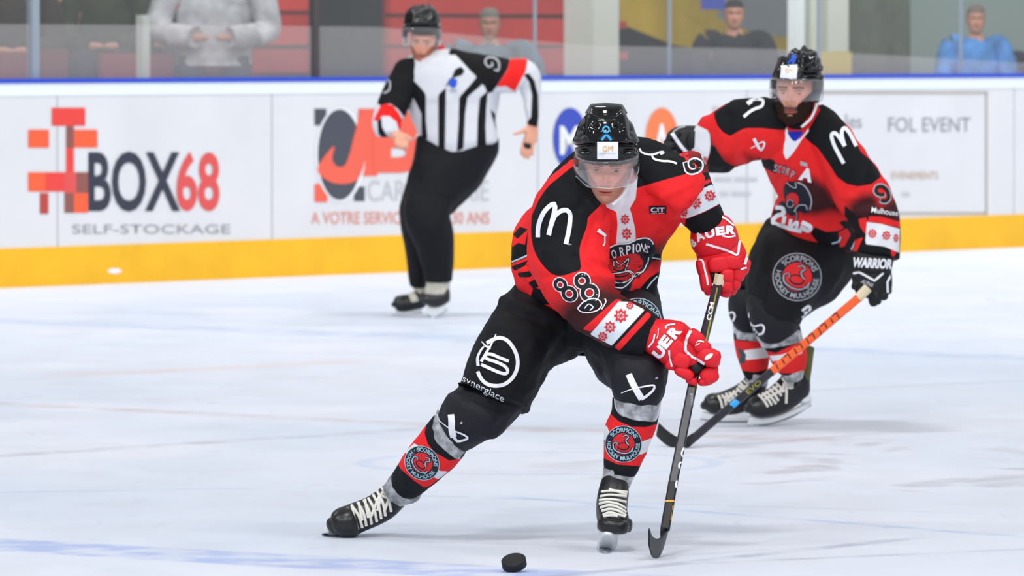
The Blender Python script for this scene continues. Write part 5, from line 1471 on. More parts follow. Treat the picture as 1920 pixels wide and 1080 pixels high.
build('knee_pad', [kf] + [prt(stroke(C6(p_), w_, w2=w2), kfb, 'print_white', .002, 5) for p_, w_, w2 in [([(447, 508), (452, 540), (465, 570), (490, 605)], 6, 6), ([(490, 606), (515, 600), (522, 575), (510, 562), (480, 568), (465, 560)], 4.5, 2)]], sf_, label='front knee with white slanted mark')
kb2 = loft([(1368, 552, 1440, 562, .03, .10), (1365, 570, 1435, 578, .02, .11), (1367, 590, 1430, 596, .02, .10), (1375, 606, 1425, 612, .03, .085)], DS, 'knee_black', nu=70, e=2.3, cap=(.3, .4))
kbb = bvh_of([kb2])
build('knee_pad', [kb2] + [prt(stroke(C6(p_), 3.5), kbb, 'print_white', .002, 5) for p_ in [[(362, 508), (380, 505), (388, 522), (378, 545), (366, 540)]]], sf_)
mat('sock_s', '#14171c', .75, .2, .3, 400, layers=[('r', '#e02a2a', .5), ('w', WHT, .5), ('g', '#3a5358', .6)])
def sock2(st, D, reds, whites, greens, seed, tapes, nm):
    s = loft(st, D, 'sock_s', nu=70, e=2.1, cap=(.1, .1)); s.wrinkle(.004, 10, seed)
    for p_ in reds: s.layer('r', p_)
    for p_ in whites: s.layer('w', p_)
    for p_ in greens: s.layer('g', p_)
    build('sock', [s], sf_, label=nm)
    for k, t_ in enumerate(tapes):
        q = loft(t_, D, 'shin_tape', nu=60, e=2.1, cap=(.05, .05)); q.wrinkle(.003, 22, seed + k); build('shin_tape', [q], sf_)
sock2([(1376, 604, 1432, 612, .05, .08), (1376, 634, 1442, 640, .05, .08), (1381, 664, 1442, 668, .05, .075), (1388, 686, 1440, 694, .05, .068), (1396, 704, 1438, 712, .06, .06)], DS,
      [[(1370, 636), (1400, 640), (1445, 636), (1450, 690), (1415, 698), (1386, 694)]], [C6([(425, 680), (540, 665), (548, 712), (440, 725)])], [C6([(395, 660), (425, 680), (440, 700), (432, 740), (405, 740), (412, 700)])], 7,
      [[(1374, 610, 1432, 614, .05, .086), (1377, 634, 1441, 640, .05, .086)], [(1394, 696, 1440, 700, .055, .068), (1399, 712, 1440, 722, .06, .062)]], 'red sock with white band on the rear leg')
sock2([(1420, 622, 1500, 610, -.23, .09), (1432, 648, 1504, 634, -.22, .088), (1440, 664, 1511, 654, -.21, .085), (1448, 682, 1513, 674, -.20, .08), (1460, 697, 1510, 690, -.19, .07)], DS,
      [[(1425, 655), (1455, 662), (1500, 640), (1520, 628), (1520, 700), (1455, 700), (1445, 680)]], [C6([(545, 705), (600, 700), (690, 672), (700, 690), (640, 720), (560, 730)])], [], 8,
      [[(1417, 630, 1499, 612, -.23, .096), (1428, 650, 1504, 636, -.225, .096)], [(1462, 694, 1510, 686, -.19, .072), (1470, 712, 1505, 706, -.18, .066)]], 'red and white sock on the front leg')
# skates
C8 = lambda pts: [(1300 + x / 6.354, 640 + y / 6.354) for x, y in pts]
def side_skate(st, toe, D, laces, holder, blade, lab, tend=None, n=9):
    b_ = loft(st, D, 'skate_black', nu=70, e=2.2, cap=(.8, .15)); r = build('skate', [b_], sf_, label=lab)
    build('toe_cap', [loft(toe, D, 'toe_cap', nu=50, e=2.1, cap=(.9, .1))], r)
    bv = bvh_of([b_]); build('lace', lace([C8(a) for a in laces], bv, .0060, n=n), r)
    build('blade_holder', [loft(h, D, 'holder_white', nu=24, e=3.5, cap=(.1, .1)) for h in holder], r)
    build('blade', [loft(blade, D, 'steel', nu=12, e=3, cap=(.1, .1))], r)
    if tend: build('tendon_guard', [loft(tend, D, 'tendon_olive', nu=40, e=2.4, cap=(.3, .2))], r)
side_skate([(1319, 752, 1322, 768, .0, .035), (1324, 744, 1333, 773, .0, .045), (1336, 738, 1349, 777, .0, .048), (1350, 735, 1365, 779, .01, .048), (1366, 729, 1385, 775, .02, .048), (1380, 722, 1402, 770, .03, .048), (1393, 712, 1430, 752, .04, .05), (1397, 706, 1438, 722, .05, .055)],
           [(1318.5, 753, 1321, 768, .0, .036), (1324, 742, 1333, 775, .0, .048), (1335, 737, 1347, 778, .0, .050), (1343, 737, 1354, 778, .0, .048)], DS + .1,
           [[(300, 650), (330, 720), (345, 790)], [(340, 640), (380, 700), (390, 770)], [(390, 620), (420, 690), (440, 740)], [(430, 610), (470, 670), (490, 700)], [(480, 590), (510, 640), (530, 660)], [(520, 560), (560, 600), (580, 610)], [(330, 660), (420, 660), (500, 600)], [(370, 730), (460, 650), (540, 580)], [(420, 730), (480, 690), (560, 650)], [(540, 530), (600, 570), (640, 560)], [(560, 500), (610, 540), (660, 520)], [(600, 470), (640, 500), (670, 490)]],
           [[(1317, 771, 1313, 785, .0, .012), (1345, 776, 1342, 789, .0, .014), (1380, 776, 1378, 790, .0, .014), (1410, 770, 1408, 789, .0, .014)]], [(1313, 784, 1313, 787, .0, .0025), (1345, 788, 1345, 792, .0, .0025), (1408, 788, 1408, 792, .0, .0025)], 'black skate with white laces on the rear foot')
side_skate([(1400, 758, 1403, 774, .0, .035), (1406, 750, 1414, 780, .0, .046), (1416, 743, 1430, 783, .0, .05), (1430, 735, 1452, 780, .01, .05), (1445, 725, 1475, 772, .03, .05), (1457, 714, 1500, 756, .05, .05), (1464, 706, 1517, 738, .07, .052), (1468, 697, 1519, 712, .08, .055)],
           [(1399.5, 759, 1402.5, 774, .0, .036), (1405, 748, 1414, 781, .0, .048), (1414, 743, 1427, 784, .0, .051), (1421, 741, 1434, 783, .0, .05)], DS - .17,
           [[(780, 640), (840, 700), (890, 780)], [(830, 620), (890, 690), (935, 760)], [(870, 600), (930, 670), (985, 745)], [(910, 570), (970, 640), (1015, 710)], [(950, 540), (1010, 600), (1050, 650)], [(990, 500), (1040, 550), (1090, 600)], [(800, 660), (900, 600), (1000, 540)], [(850, 690), (950, 640), (1040, 590)], [(1060, 440), (1100, 500), (1110, 600), (1105, 740)], [(1080, 500), (1060, 600), (1040, 560)],
            [(1100, 450), (1150, 460), (1200, 460)], [(1100, 480), (1150, 495), (1195, 495)], [(1110, 515), (1150, 525), (1190, 520)], [(1120, 550), (1160, 555), (1190, 545)]],
           [[(1406, 779, 1402, 797, .0, .012), (1440, 781, 1440, 794, .02, .015), (1475, 771, 1478, 782, .05, .015), (1505, 757, 1508, 768, .08, .015), (1514, 742, 1520, 758, .1, .012)], [(1474, 732, 1492, 752, .04, .02), (1496, 732, 1510, 757, .06, .02), (1512, 736, 1519, 752, .08, .016)]],
           [(1401, 796, 1401, 800, .0, .0025), (1425, 796, 1425, 801, .01, .0025), (1480, 781, 1481, 785, .05, .0025), (1520, 757, 1521, 761, .1, .0025)], 'black skate with white laces on the front foot',
           [(1498, 652, 1527, 655, .12, .03), (1500, 672, 1524, 676, .10, .04), (1500, 692, 1521, 698, .08, .045), (1498, 706, 1519, 712, .08, .045)])
# gloves
gs = loft([(1599, 470, 1682, 482, .0, .06), (1598, 486, 1675, 492, .0, .07), (1597, 506, 1671, 510, .0, .07)], DS - .55, 'glove_black', nu=60, e=2.6, cap=(.2, .2))
gs2 = loft([(1598, 504, 1671, 506, .0, .06), (1597, 522, 1673, 525, .0, .06), (1600, 538, 1671, 545, .0, .058), (1604, 548, 1660, 560, .0, .05)], DS - .55, 'glove_black', nu=60, e=2.6, cap=(.2, .3))
g_ = build('glove', [gs, gs2], sf_, label='black glove with white lettering on the stick hand')
fg = [pad(1637, 562, DS - .57, 9, 13, .03, -10, 'glove_black'), pad(1643, 556, DS - .58, 9, 16, .03, -14, 'glove_black'), pad(1655, 550, DS - .56, 9, 14, .03, -22, 'glove_black'), pad(1665, 540, DS - .54, 7, 12, .028, -10, 'glove_black'), pad(1604, 534, DS - .57, 7, 10, .026, 20, 'glove_black')]
for q in fg: build('finger', [q], g_)
gb = bvh_of([gs, gs2] + fg); C10 = lambda pts: [(1580 + x / 7.717, 450 + y / 7.717) for x, y in pts]
gp = [prt(put('WARRIOR', 1636, 493.5, 19, 74, 3, .05, .12), gb, 'print_white', .002, 5), prt(stroke(C10([(155, 485), (240, 465), (340, 520), (460, 588), (530, 530), (590, 475)]), 4.2, smooth=False), gb, 'print_white', .002, 5),
      prt(put('ALPHA', *C10([(360, 625)])[0], 8, 24, 22, .04, .3), gb, 'print_grey', .002, 5), prt(stroke(C10([(700, 500), (645, 610), (650, 760)]), 4, smooth=False), gb, 'print_white', .002, 5)]
build('lettering', gp, g_)
C11 = lambda pts: [(1240 + x / 4.906, 210 + y / 4.906) for x, y in pts]
gc = loft([(1247, 262, 1262, 290, -.30, .05), (1253, 248, 1278, 298, -.30, .07), (1268, 238, 1300, 300, -.29, .08), (1288, 236, 1316, 296, -.28, .082), (1304, 242, 1324, 288, -.26, .08)], DS, 'glove_black', nu=70, e=2.3, cap=(.5, .2))
g_ = build('glove', [gc], sf_, label='black glove with white stripe on the raised hand')
fg = [pad(1256, 274, DS - .36, 11, 9, .03, -30, 'glove_black'), pad(1262, 288, DS - .36, 11, 9, .03, -30, 'glove_black'), pad(1275, 297, DS - .36, 11, 8, .03, -30, 'glove_black'), pad(1266, 254, DS - .35, 12, 9, .03, -40, 'glove_black'), pad(1300, 262, DS - .36, 14, 17, .02, 20, 'glove_black')]
for q in fg: build('finger', [q], g_)
gb = bvh_of([gc] + fg)
build('lettering', [prt(stroke(C11([(100, 195), (150, 270), (200, 335), (250, 385)]), 6.5), gb, 'print_white', .002, 5), prt(stroke(C11(list(zip([365 + 18 * math.cos(a) for a in np.linspace(0, 6.28, 16)], [328 + 46 * math.sin(a) for a in np.linspace(0, 6.28, 16)]))), 2.4), gb, 'print_white', .002, 5),
      prt(stroke(C11([(110, 185), (160, 150), (220, 135)]), 2.5), gb, 'print_grey', .002, 5), prt(stroke(C11([(340, 140), (390, 180), (405, 240)]), 3), gb, 'print_grey', .002, 5)], g_)
# head
Rs, cs_ = head_frame(1489.5, 171, DS - .56, -13, 5, 2)
scs = 1.06
hv = (HEADV * scs) @ Rs.T + cs_
def J(x, y, dd, r):
    p = P(x, y, DS + dd); return (p[0], p[1], p[2], r)
chains = [[J(1492, 185, -.50, .055), J(1495, 225, -.46, .06), J(1510, 270, -.40, .11), J(1530, 350, -.2, .13), J(1520, 440, .05, .13), J(1510, 470, .08, .12)],
          [J(1500, 225, -.44, .07), J(1440, 240, -.43, .07), J(1380, 250, -.38, .055), J(1330, 275, -.28, .04), J(1290, 268, -.28, .04)],
          [J(1500, 225, -.44, .07), J(1570, 260, -.46, .07), J(1610, 330, -.49, .055), J(1640, 400, -.51, .045), J(1640, 500, -.55, .04)],
          [J(1510, 470, .08, .10), J(1475, 540, -.14, .09), J(1450, 590, -.25, .06), J(1475, 665, -.19, .04), J(1488, 715, -.09, .026), J(1450, 752, -.13, .022)],
          [J(1480, 470, .1, .10), J(1430, 530, .08, .08), J(1400, 580, .04, .06), J(1410, 660, .06, .04), J(1418, 712, .16, .022), J(1360, 758, .13, .020)]]
v, f = body_mesh(chains, (hv, HEADF), .011)
bc = Comp(v, f, 'skin_f'); bc.attrs['_col'] = skin_cols(v, Rs, cs_, scs, '#dc9e88', '#3a2a24', ('#2a1c18', .96), '#c0605a', '#241a16')
build('body', [bc], sf_, label='bearded face of the second skater')
eyes(sf_, Rs, cs_, scs)
nb = loft([(1462, 212, 1526, 196, -.47, .08), (1464, 232, 1518, 228, -.48, .085), (1470, 250, 1510, 250, -.50, .08)], DS, 'black_knit', nu=60, e=2.2, cap=(.2, .3))
build('neck_guard', [nb], sf_, label='black neck guard')
# thick beard along the jaw
bd = Comp(HEADV.copy(), [], 'black_knit'); selb = []
L_ = HEADV; ax_ = np.abs(L_[:, 0])
kk = (-.050 - L_[:, 2] + np.clip(ax_ - .020, 0, 1) * 1.15)
mat('beard_hair', '#2c1c15', .85, .15, .8, 260)
msk = (kk > .010) & (L_[:, 1] < .03) & (L_[:, 2] > -.1203) & ~((ax_ < .026) & (L_[:, 2] > -.081)) & ~((ax_ < .010) & (L_[:, 2] > -.094))
kl = [q for q in HEADF if len(q) == 4 and all(msk[i] for i in q)]
nrm = Comp(HEADV, HEADF, 'beard_hair').normals(); ctr = HEADV.mean(0)
if ((HEADV - ctr) * nrm).sum() < 0: nrm = -nrm
nz = np.array([noise.noise(Vector(a) * 90) for a in HEADV])
bv_ = HEADV + nrm * (np.clip(kk / .03, 0, 1) * (.004 + .004 * nz))[:, None] * np.where(L_[:, 2] < -.09, 1.5, 1)[:, None]
bv_ = (bv_ * scs) @ Rs.T + cs_
used = sorted(set(i for q in kl for i in q)); mp = {u: i for i, u in enumerate(used)}
build('beard', [Comp(bv_[used], [tuple(mp[i] for i in q) for q in kl], 'beard_hair')], sf_, label='dark full beard')
def ribs_s(q, v_):
    x, y = q[:, 0], q[:, 1]; g = lambda a, c_, s: np.exp(-((a - c_) / s) ** 2)
    cx = 1486 + (y - 95) * -.08; r = np.zeros(len(q)); u = np.abs(x - cx)
    r += .012 * g(u, 21, 4.5) * (y < 140) + .012 * g(x, cx + 40, 5) * (y < 130)
    r -= .010 * g(u, 12, 3.2) * (y < 122) - .0
    r -= .010 * g(y, 138, 2.2) * (x > 1500) + .012 * g(y, 128, 4) * g(x, 1518, 8)
    r -= .010 * g(y, 147, 2.5) * g(x, 1522, 10)
    r += .002 * np.sin(x * .4 + y * .3)
    return r
hel = helmet_shell([(1480, 97, 1523, 97, -.56, .05), (1472, 101, 1532, 102, -.56, .09), (1463, 112, 1538, 112, -.56, .12), (1454, 126, 1543, 126, -.556, .14), (1448, 138, 1545, 140, -.555, .147), (1447, 149, 1544, 152, -.555, .147)], DS, ribs_s)
# side guards over the ears
ear1 = loft([(1446, 150, 1458, 152, -.56, .05), (1446, 170, 1457, 172, -.555, .05), (1449, 188, 1457, 188, -.55, .04)], DS, 'helmet_dull', nu=30, e=2.6, cap=(.2, .5))
ear2 = loft([(1519, 150, 1544, 152, -.55, .06), (1521, 170, 1541, 170, -.545, .06), (1523, 188, 1536, 188, -.54, .05)], DS, 'helmet_dull', nu=30, e=2.6, cap=(.2, .5))
hb_ = bvh_of([hel]); helm = build('helmet', [hel], sf_, label='glossy black helmet')
build('ear_guard', [ear1], helm); build('ear_guard', [ear2], helm)
build('sticker', [prt(shape([(1465, 123), (1495.5, 121), (1494, 148), (1463.5, 146)]), hb_, 'print_white', .004, 8), prt(fit('GM', 1473, 129, 1486, 137), hb_, 'print_gold', .0055)], helm, label='white sticker on the helmet brow')
build('ribbon_sticker', [prt(shape(ell(1488, 108, 4.5, 6, 15)), hb_, 'print_royal', .003), prt(stroke([(1478, 119), (1484, 113), (1492, 112)], 5), hb_, 'print_royal', .003), prt(stroke([(1484, 112), (1490, 119)], 4), hb_, 'print_royal', .003)], helm, label='royal blue ribbon sticker')
vis = front_arc([(1444, 146, 1544, 149, -.56, .155), (1442, 162, 1545, 164, -.56, .160), (1443, 178, 1544, 180, -.56, .158), (1450, 190, 1541, 190, -.56, .15)], DS, 'visor_clear')
vo = build('visor', [vis], helm, label='clear half visor'); sf2 = vo.modifiers.new('thick', 'SOLIDIFY'); sf2.thickness = .0025
build('chin_strap', [tube(np.array([P(x, y, DS + d_) for x, y, d_ in [(1534, 182, -.56), (1530, 200, -.585), (1520, 222, -.60), (1503, 238, -.62)]]), .006, 'white_cloth', 8)], helm)

# stick of the second skater
st = thing('hockey_stick', 'orange topped hockey stick of the bearded skater, blade behind the front player', 'hockey stick', tuple(P(1290, 838, 25.5) * [1, 1, 0]))
q0 = P(1608, 560, 26.545); q1 = P(1288, 832, 25.56)
lerp = lambda t: q0 + (q1 - q0) * t
tj = (1608 - 1442) / (1608 - 1288)
up_ = np.cross(q1 - q0, [0, 1, 0])
s1 = [beam(lerp(.0), lerp(tj), .017, .012, 'shaft_orange', side=tuple(up_), seg=8)]; s2 = [beam(lerp(tj), lerp(1), .016, .012, 'shaft_dark', side=tuple(up_), seg=8)]
ob = bvh_of(s1 + s2)
pr_ = []
a_ = math.degrees(math.atan2(832 - 556, 1288 - 1613)) - 180
for k in range(11):
    t_ = .12 + k * .036; c_ = proj(lerp(t_)); pr_.append(prt(xf(stroke([(0, -6.5), (0, 5)], 1.8, smooth=False), c_[0], c_[1], 1, 1, a_ + 12), ob, 'print_black', .001, 5))
    if k % 2 == 0 and k < 10: pr_.append(prt(xf(stroke([(0, -6), (-9, -6)], 1.8, smooth=False), c_[0], c_[1], 1, 1, a_), ob, 'print_black', .001, 5))
c_ = proj(lerp(tj + .10)); pr_.append(prt(put('EVO', c_[0], c_[1], 9, 34, a_, .02), ob, 'print_olive', .001, 5))
c_ = proj(lerp(tj + .21)); pr_.append(prt(xf(shape([(-9, -5), (6, -6), (9, 5), (-6, 6)]), c_[0], c_[1], 1, 1, a_), ob, 'print_blue', .001, 5))
pr_.append(prt(stroke([tuple(proj(lerp(.02)) + [5, 6]), tuple(proj(lerp(.3)) + [3, 6.5])], 3), ob, 'print_black', .001, 5))
build('shaft', s1 + s2 + pr_, st, label='shaft, orange above and dark below')
build('butt_cap', [beam(P(1627, 540, 26.56), q0, .020, .015, 'butt_cream', side=tuple(up_), seg=2, bev=.6)], st)
build('blade', [loft([(1300, 812, 1289, 838, .0, .010), (1284, 820, 1280, 843, .02, .005), (1268, 818, 1264, 841, .06, .0035), (1250, 806, 1246, 832, .12, .0035), (1236, 793, 1231, 818, .18, .0035)], 25.55, 'blade_dark', nu=24, nv=30, e=3, cap=(.2, .5))], st)

# ================================================================== THE OFFICIAL
DO = 38.0
rf = thing('person', 'hockey official in black and white striped shirt with red armbands skating by the boards', 'person', tuple(P(800, 585, 38.0) * [1, 1, 0]))
R7 = lambda pts: [(660 + x / 3.375, y / 3.375) for x, y in pts]
mat('shirt_o', '#cfd1d8', .75, .2, .2, 300, layers=[('blk', '#121215', .7), ('red2', '#e8221f', .7), ('wht', '#cfd1d8', .7), ('pat', '#121215', .7)])
tor = loft([(768, 104, 858, 95, -.02, .08), (757, 114, 895, 106, -.02, .12), (754, 130, 922, 125, -.02, .14), (757, 160, 938, 155, -.02, .15), (762, 190, 936, 190, .0, .15), (772, 222, 930, 225, .0, .15), (784, 248, 933, 255, .0, .15), (799, 268, 930, 266, .0, .15), (818, 288, 905, 276, .0, .14)], DO, 'shirt_o', nu=120, e=2.3, cap=(.3, .1))
tor.wrinkle(.012, 5, 121)
tor.layer('blk', R7([(300, 250), (420, 300), (330, 360), (330, 420), (385, 505), (455, 572), (468, 605), (468, 760), (478, 880), (440, 880), (438, 720), (400, 640), (345, 560), (318, 470), (240, 420)]))
tor.layer('blk', R7([(545, 600), (590, 545), (640, 470), (650, 440), (690, 420), (720, 445), (700, 475), (650, 490), (595, 560), (588, 990), (545, 990)]))
tor.layer('blk', R7([(680, 615), (790, 490), (600, 290), (830, 300), (1100, 380), (1000, 560), (860, 590), (835, 540), (800, 525), (730, 612), (716, 720), (706, 940), (662, 960), (675, 760)]))
tor.layer('wht', R7([(345, 375), (600, 345), (680, 400), (785, 480), (690, 590), (660, 630), (600, 620), (598, 550), (545, 600), (500, 620), (460, 585), (380, 490), (335, 400)]))
tor.layer('pat', R7([(640, 470), (650, 440), (690, 420), (715, 448), (695, 478), (650, 490), (600, 555), (588, 560), (590, 545)]))
tor.layer('pat', R7([(680, 615), (790, 490), (830, 530), (730, 615), (716, 720), (675, 740)]))
tor.layer('blk', R7([(808, 620), (860, 575), (850, 680), (845, 800), (850, 930), (790, 930), (795, 760)])); tor.layer('blk', R7([(870, 680), (905, 720), (935, 800), (925, 850), (905, 800)]))
la = loft([(775, 108, 806, 125, -.03, .07), (752, 112, 800, 145, -.04, .09), (738, 128, 782, 172, -.05, .09), (726, 150, 770, 195, -.07, .085), (714, 178, 762, 212, -.09, .08), (704, 205, 752, 228, -.11, .07), (698, 228, 752, 240, -.13, .06), (704, 252, 748, 250, -.15, .05)], DO, 'shirt_o', nu=90, e=2.3, cap=(.4, .2))
la.wrinkle(.010, 7, 131)
la.layer('blk', R7([(440, 250), (250, 330), (150, 640), (180, 670), (240, 655), (290, 690), (330, 740), (420, 700), (470, 560)]))
la.layer('red2', R7([(180, 668), (220, 655), (260, 668), (300, 720), (325, 780), (300, 830), (280, 770), (235, 735), (190, 735), (160, 770), (135, 760)]))
la.layer('pat', R7([(160, 770), (185, 738), (190, 800), (215, 850), (250, 880), (240, 960), (190, 960), (200, 890), (165, 840)]))
ra = loft([(852, 92, 838, 150, -.04, .09), (878, 97, 862, 172, -.05, .10), (912, 104, 895, 178, -.05, .10), (950, 110, 925, 176, -.05, .095), (984, 112, 950, 174, -.04, .09), (1003, 122, 966, 172, -.03, .08), (1013, 142, 974, 166, -.03, .07), (1014, 165, 977, 172, -.03, .062), (1012, 190, 982, 192, -.04, .056), (1010, 212, 986, 214, -.05, .05), (1008, 238, 989, 234, -.06, .042)], DO, 'shirt_o', nu=90, e=2.3, cap=(.4, .2))
ra.wrinkle(.009, 7, 141)
ra.layer('blk', R7([(560, 280), (700, 300), (850, 335), (1005, 375), (985, 440), (915, 548), (870, 600), (790, 560), (600, 360)]))
ra.layer('red2', R7([(1003, 370), (1112, 370), (1100, 450), (1030, 580), (975, 545), (912, 550), (985, 440)]))
ra.layer('pat', R7([(1085, 470), (1120, 465), (1155, 510), (1178, 600), (1185, 860), (1090, 860), (1110, 770), (1132, 740), (1138, 600), (1120, 520)]))
tbo, rbo, lbo = bvh_of([tor]), bvh_of([ra]), bvh_of([la])
so = [tor, la, ra]
so.append(prt(shape(R7([(612, 500), (665, 500), (662, 540), (640, 560), (615, 540)])), tbo, 'print_royal', .002)); so.append(prt(rct(*R7([(618, 565)])[0], *R7([(662, 582)])[0]), tbo, 'print_grey', .002))
so += [prt(stroke(R7(p_), 3.2), rbo, 'print_grey', .002) for p_ in [[(900, 440), (925, 445), (930, 400), (905, 370), (860, 365), (842, 390), (860, 420), (888, 415), (885, 395)]]]
so += [prt(stroke(R7([(200, 590), (235, 570), (240, 520), (215, 500)]), 3), lbo, 'print_grey', .002)]
build('shirt', so, rf, label='striped official shirt with red armbands')
po = [loft([(783, 258, 932, 262, .02, .15), (776, 292, 932, 290, .02, .16), (764, 322, 912, 328, .0, .16), (758, 350, 888, 358, -.03, .15), (755, 374, 862, 382, -.06, .14), (756, 400, 843, 400, -.09, .13), (766, 432, 848, 436, -.09, .125), (780, 462, 850, 468, -.07, .12), (790, 492, 850, 496, -.04, .115), (797, 522, 846, 522, -.02, .11)], DO, PANT, nu=90, e=2.3, cap=(.2, .12)),
      loft([(765, 330, 850, 335, .10, .13), (757, 360, 835, 365, .12, .13), (751, 395, 818, 400, .14, .125), (752, 430, 815, 435, .15, .12), (759, 465, 812, 470, .16, .115), (765, 500, 806, 505, .17, .11), (769, 531, 798, 536, .18, .10)], DO, PANT, nu=80, e=2.3, cap=(.2, .12))]
for k, q in enumerate(po): q.wrinkle(.018, 4.5, 150 + k, (1, 1, .6))
build('trousers', po, rf, label='loose black trousers')
clear = None
R8 = lambda pts: [(660 + x / 3.1775, 280 + y / 3.1775) for x, y in pts]
for st_, toe, dd, hold, bl_, ank, lb in [
    ([(737, 566, 739, 576, 0, .035), (742, 558, 746, 583, 0, .045), (754, 553, 760, 584, 0, .05), (768, 551, 776, 581, 0, .05), (782, 545, 795, 577, 0, .05), (786, 535, 801, 568, 0, .05)], [(736.5, 567, 739, 576, 0, .036), (742, 556, 747, 584, 0, .048), (756, 552, 762, 585, 0, .052)], .15,
     [(742, 582, 740, 589, 0, .014), (765, 583, 764, 589, 0, .014), (790, 577, 790, 586, 0, .014)], [(735, 589, 735, 591, 0, .003), (792, 586, 792, 588, 0, .003)], [(772, 520, 798, 538, 0, .05), (774, 540, 800, 556, 0, .05)], 'leading skate of the official'),
    ([(797, 552, 800, 572, 0, .045), (808, 546, 811, 576, 0, .05), (824, 542, 826, 575, 0, .05), (838, 536, 842, 566, 0, .05)], [(796, 554, 798, 571, 0, .046), (804, 547, 807, 576, 0, .05)], -.04,
     [(802, 575, 800, 590, 0, .014), (818, 576, 816, 593, 0, .014), (838, 567, 834, 584, 0, .014)], [(800, 590, 802, 594, 0, .003), (816, 593, 817, 597, 0, .003), (838, 578, 839, 582, 0, .003)], [(800, 520, 845, 520, 0, .07), (799, 536, 844, 536, 0, .065), (798, 550, 842, 550, 0, .06)], 'trailing skate of the official')]:
    r = build('skate', [loft(st_, DO + dd, 'skate_black', nu=50, cap=(.8, .3))], rf, label=lb)
    build('toe_cap', [loft(toe, DO + dd, 'toe_cap', nu=40, cap=(.9, .1))], r)
    build('blade_holder', [loft(hold, DO + dd, 'holder_white', nu=20, e=3, cap=(.2, .2))], r); build('blade', [loft(bl_, DO + dd, 'steel', nu=12, e=3, cap=(.2, .2))], r)
    mat('ankle_pale', '#cfcbbd', .6, .3, mottle=.3, mscale=20)
    build('ankle_guard', [loft(ank, DO + dd, 'ankle_pale', nu=40, cap=(.2, .2))], r)
    if dd > 0: build('tongue', [loft([(766, 550, 776, 576, 0, .052), (776, 546, 790, 572, 0, .054)], DO + dd, 'ankle_pale', nu=40, cap=(.1, .1))], r)
def J(x, y, dd, r):
    p = P(x, y, DO + dd); return (p[0], p[1], p[2], r)
Ro, co_ = head_frame(794, 80, DO - .06, -8, 8, 3)
sco = 1.0
hv = (HEADV * sco) @ Ro.T + co_
def fingers(base, tips, r0, dd, bend):
    out = []
    for (x0, y0), (x1, y1) in zip(base, tips):
        mx, my = (x0 + x1) / 2 + bend[0], (y0 + y1) / 2 + bend[1]
        out.append([J(x0, y0, dd, r0), J(mx, my, dd - .01, r0 * .92), J(x1, y1, dd + .0, r0 * .75)])
    return out
chains = [[J(796, 92, -.02, .055), J(802, 118, .0, .06), J(830, 150, .0, .12), J(850, 220, .0, .13), J(855, 275, .02, .13)],
          [J(805, 118, .0, .08), J(770, 130, -.02, .065), J(740, 190, -.08, .05), J(728, 225, -.12, .04), J(742, 250, -.15, .034), J(752, 262, -.16, .036)],
          [J(830, 120, .0, .08), J(900, 138, -.04, .07), J(965, 145, -.04, .055), J(992, 155, -.03, .05), J(998, 200, -.04, .04), J(998, 238, -.06, .032)],
          [J(998, 232, -.06, .030), J(994, 248, -.06, .032), J(991, 262, -.06, .030)], [J(1002, 240, -.06, .024), J(1001, 262, -.06, .022)],
          [J(992, 240, -.07, .017), J(978, 247, -.08, .014), J(963, 252, -.09, .010)],
          [J(855, 270, .02, .11), J(845, 330, .0, .10), J(805, 400, -.08, .08), J(820, 480, -.05, .055), J(822, 550, -.04, .03)],
          [J(835, 280, .04, .10), J(800, 350, .1, .09), J(785, 420, .15, .07), J(785, 500, .17, .045), J(786, 548, .17, .025), J(765, 566, .15, .022)]]
chains += fingers([(983, 264), (989, 266), (995, 267), (1001, 264)], [(977, 290), (983, 297), (991, 298), (999, 291)], .0115, -.06, (-1.5, 0))
chains += [[J(740, 252, -.17, .03), J(756, 262, -.18, .035), J(758, 268, -.18, .03)]]
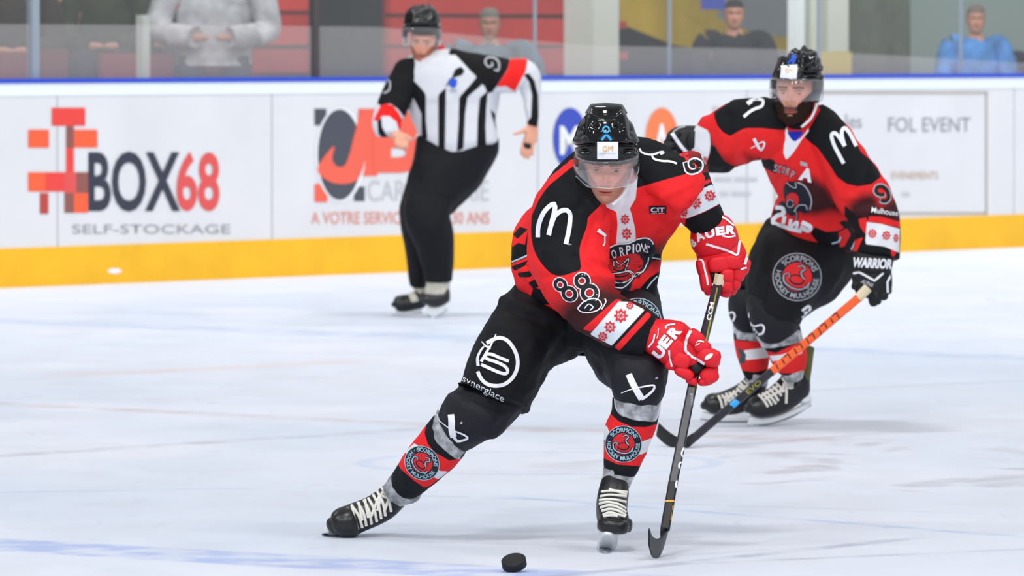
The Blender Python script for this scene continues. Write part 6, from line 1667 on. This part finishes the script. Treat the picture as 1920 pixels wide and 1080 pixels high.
chains += fingers([(744, 262), (750, 266), (757, 268), (764, 268)], [(742, 274), (749, 279), (757, 281), (765, 279)], .0115, -.205, (-2, 0)) + [[J(752, 252, -.19, .014), J(764, 255, -.205, .012), J(770, 262, -.215, .010)]]
v, f = body_mesh(chains, (hv, HEADF), .007)
bc = Comp(v, f, 'skin_f'); bc.attrs['_col'] = skin_cols(v, Ro, co_, sco, '#dd9f85', '#5a3a2a', ('#8a4a2c', .85), '#b85a50', '#3a2a22')
build('body', [bc], rf, label='face and bare hands of the official'); eyes(rf, Ro, co_, sco)
build('undershirt', [loft([(806, 108, 832, 84, -.0, .06), (812, 116, 838, 98, -.0, .07)], DO, 'print_red', nu=40, cap=(.2, .2))], rf, label='red collar')
build('whistle', [loft([(979, 268, 999, 271, -.06, .022), (979, 276, 999, 279, -.06, .022)], DO, 'whistle_black', nu=24, cap=(.3, .3))], rf, label='black finger whistle')
def ribs_o(q, v_):
    x, y = q[:, 0], q[:, 1]; g = lambda a, c_, s: np.exp(-((a - c_) / s) ** 2)
    u = np.abs(x - 791); return .010 * g(u, 16, 4) * (y < 45) - .008 * g(u, 8, 3) * (y < 36) - .010 * g(y, 48, 2) + .0025 * np.sin(x * .6 + y * .4)
hel = helmet_shell([(776, 13, 808, 13, -.06, .06), (768, 16, 816, 17, -.06, .09), (762, 24, 822, 26, -.06, .115), (757, 37, 826, 40, -.06, .13), (755, 50, 827, 52, -.06, .136), (756, 60, 826, 62, -.06, .136)], DO, ribs_o)
helm = build('helmet', [hel], rf, label='glossy black helmet')
build('ear_guard', [loft([(755, 58, 764, 58, -.05, .05), (757, 80, 764, 82, -.05, .04)], DO, 'helmet_dull', nu=24, cap=(.2, .5))], helm); build('ear_guard', [loft([(817, 58, 826, 58, -.05, .05), (818, 78, 825, 80, -.05, .04)], DO, 'helmet_dull', nu=24, cap=(.2, .5))], helm)
vis = front_arc([(754, 52, 828, 54, -.065, .146), (753, 70, 829, 72, -.065, .15), (757, 86, 826, 87, -.065, .142)], DO, 'visor_clear')
vo = build('visor', [vis], helm, label='clear half visor'); s3 = vo.modifiers.new('thick', 'SOLIDIFY'); s3.thickness = .0025
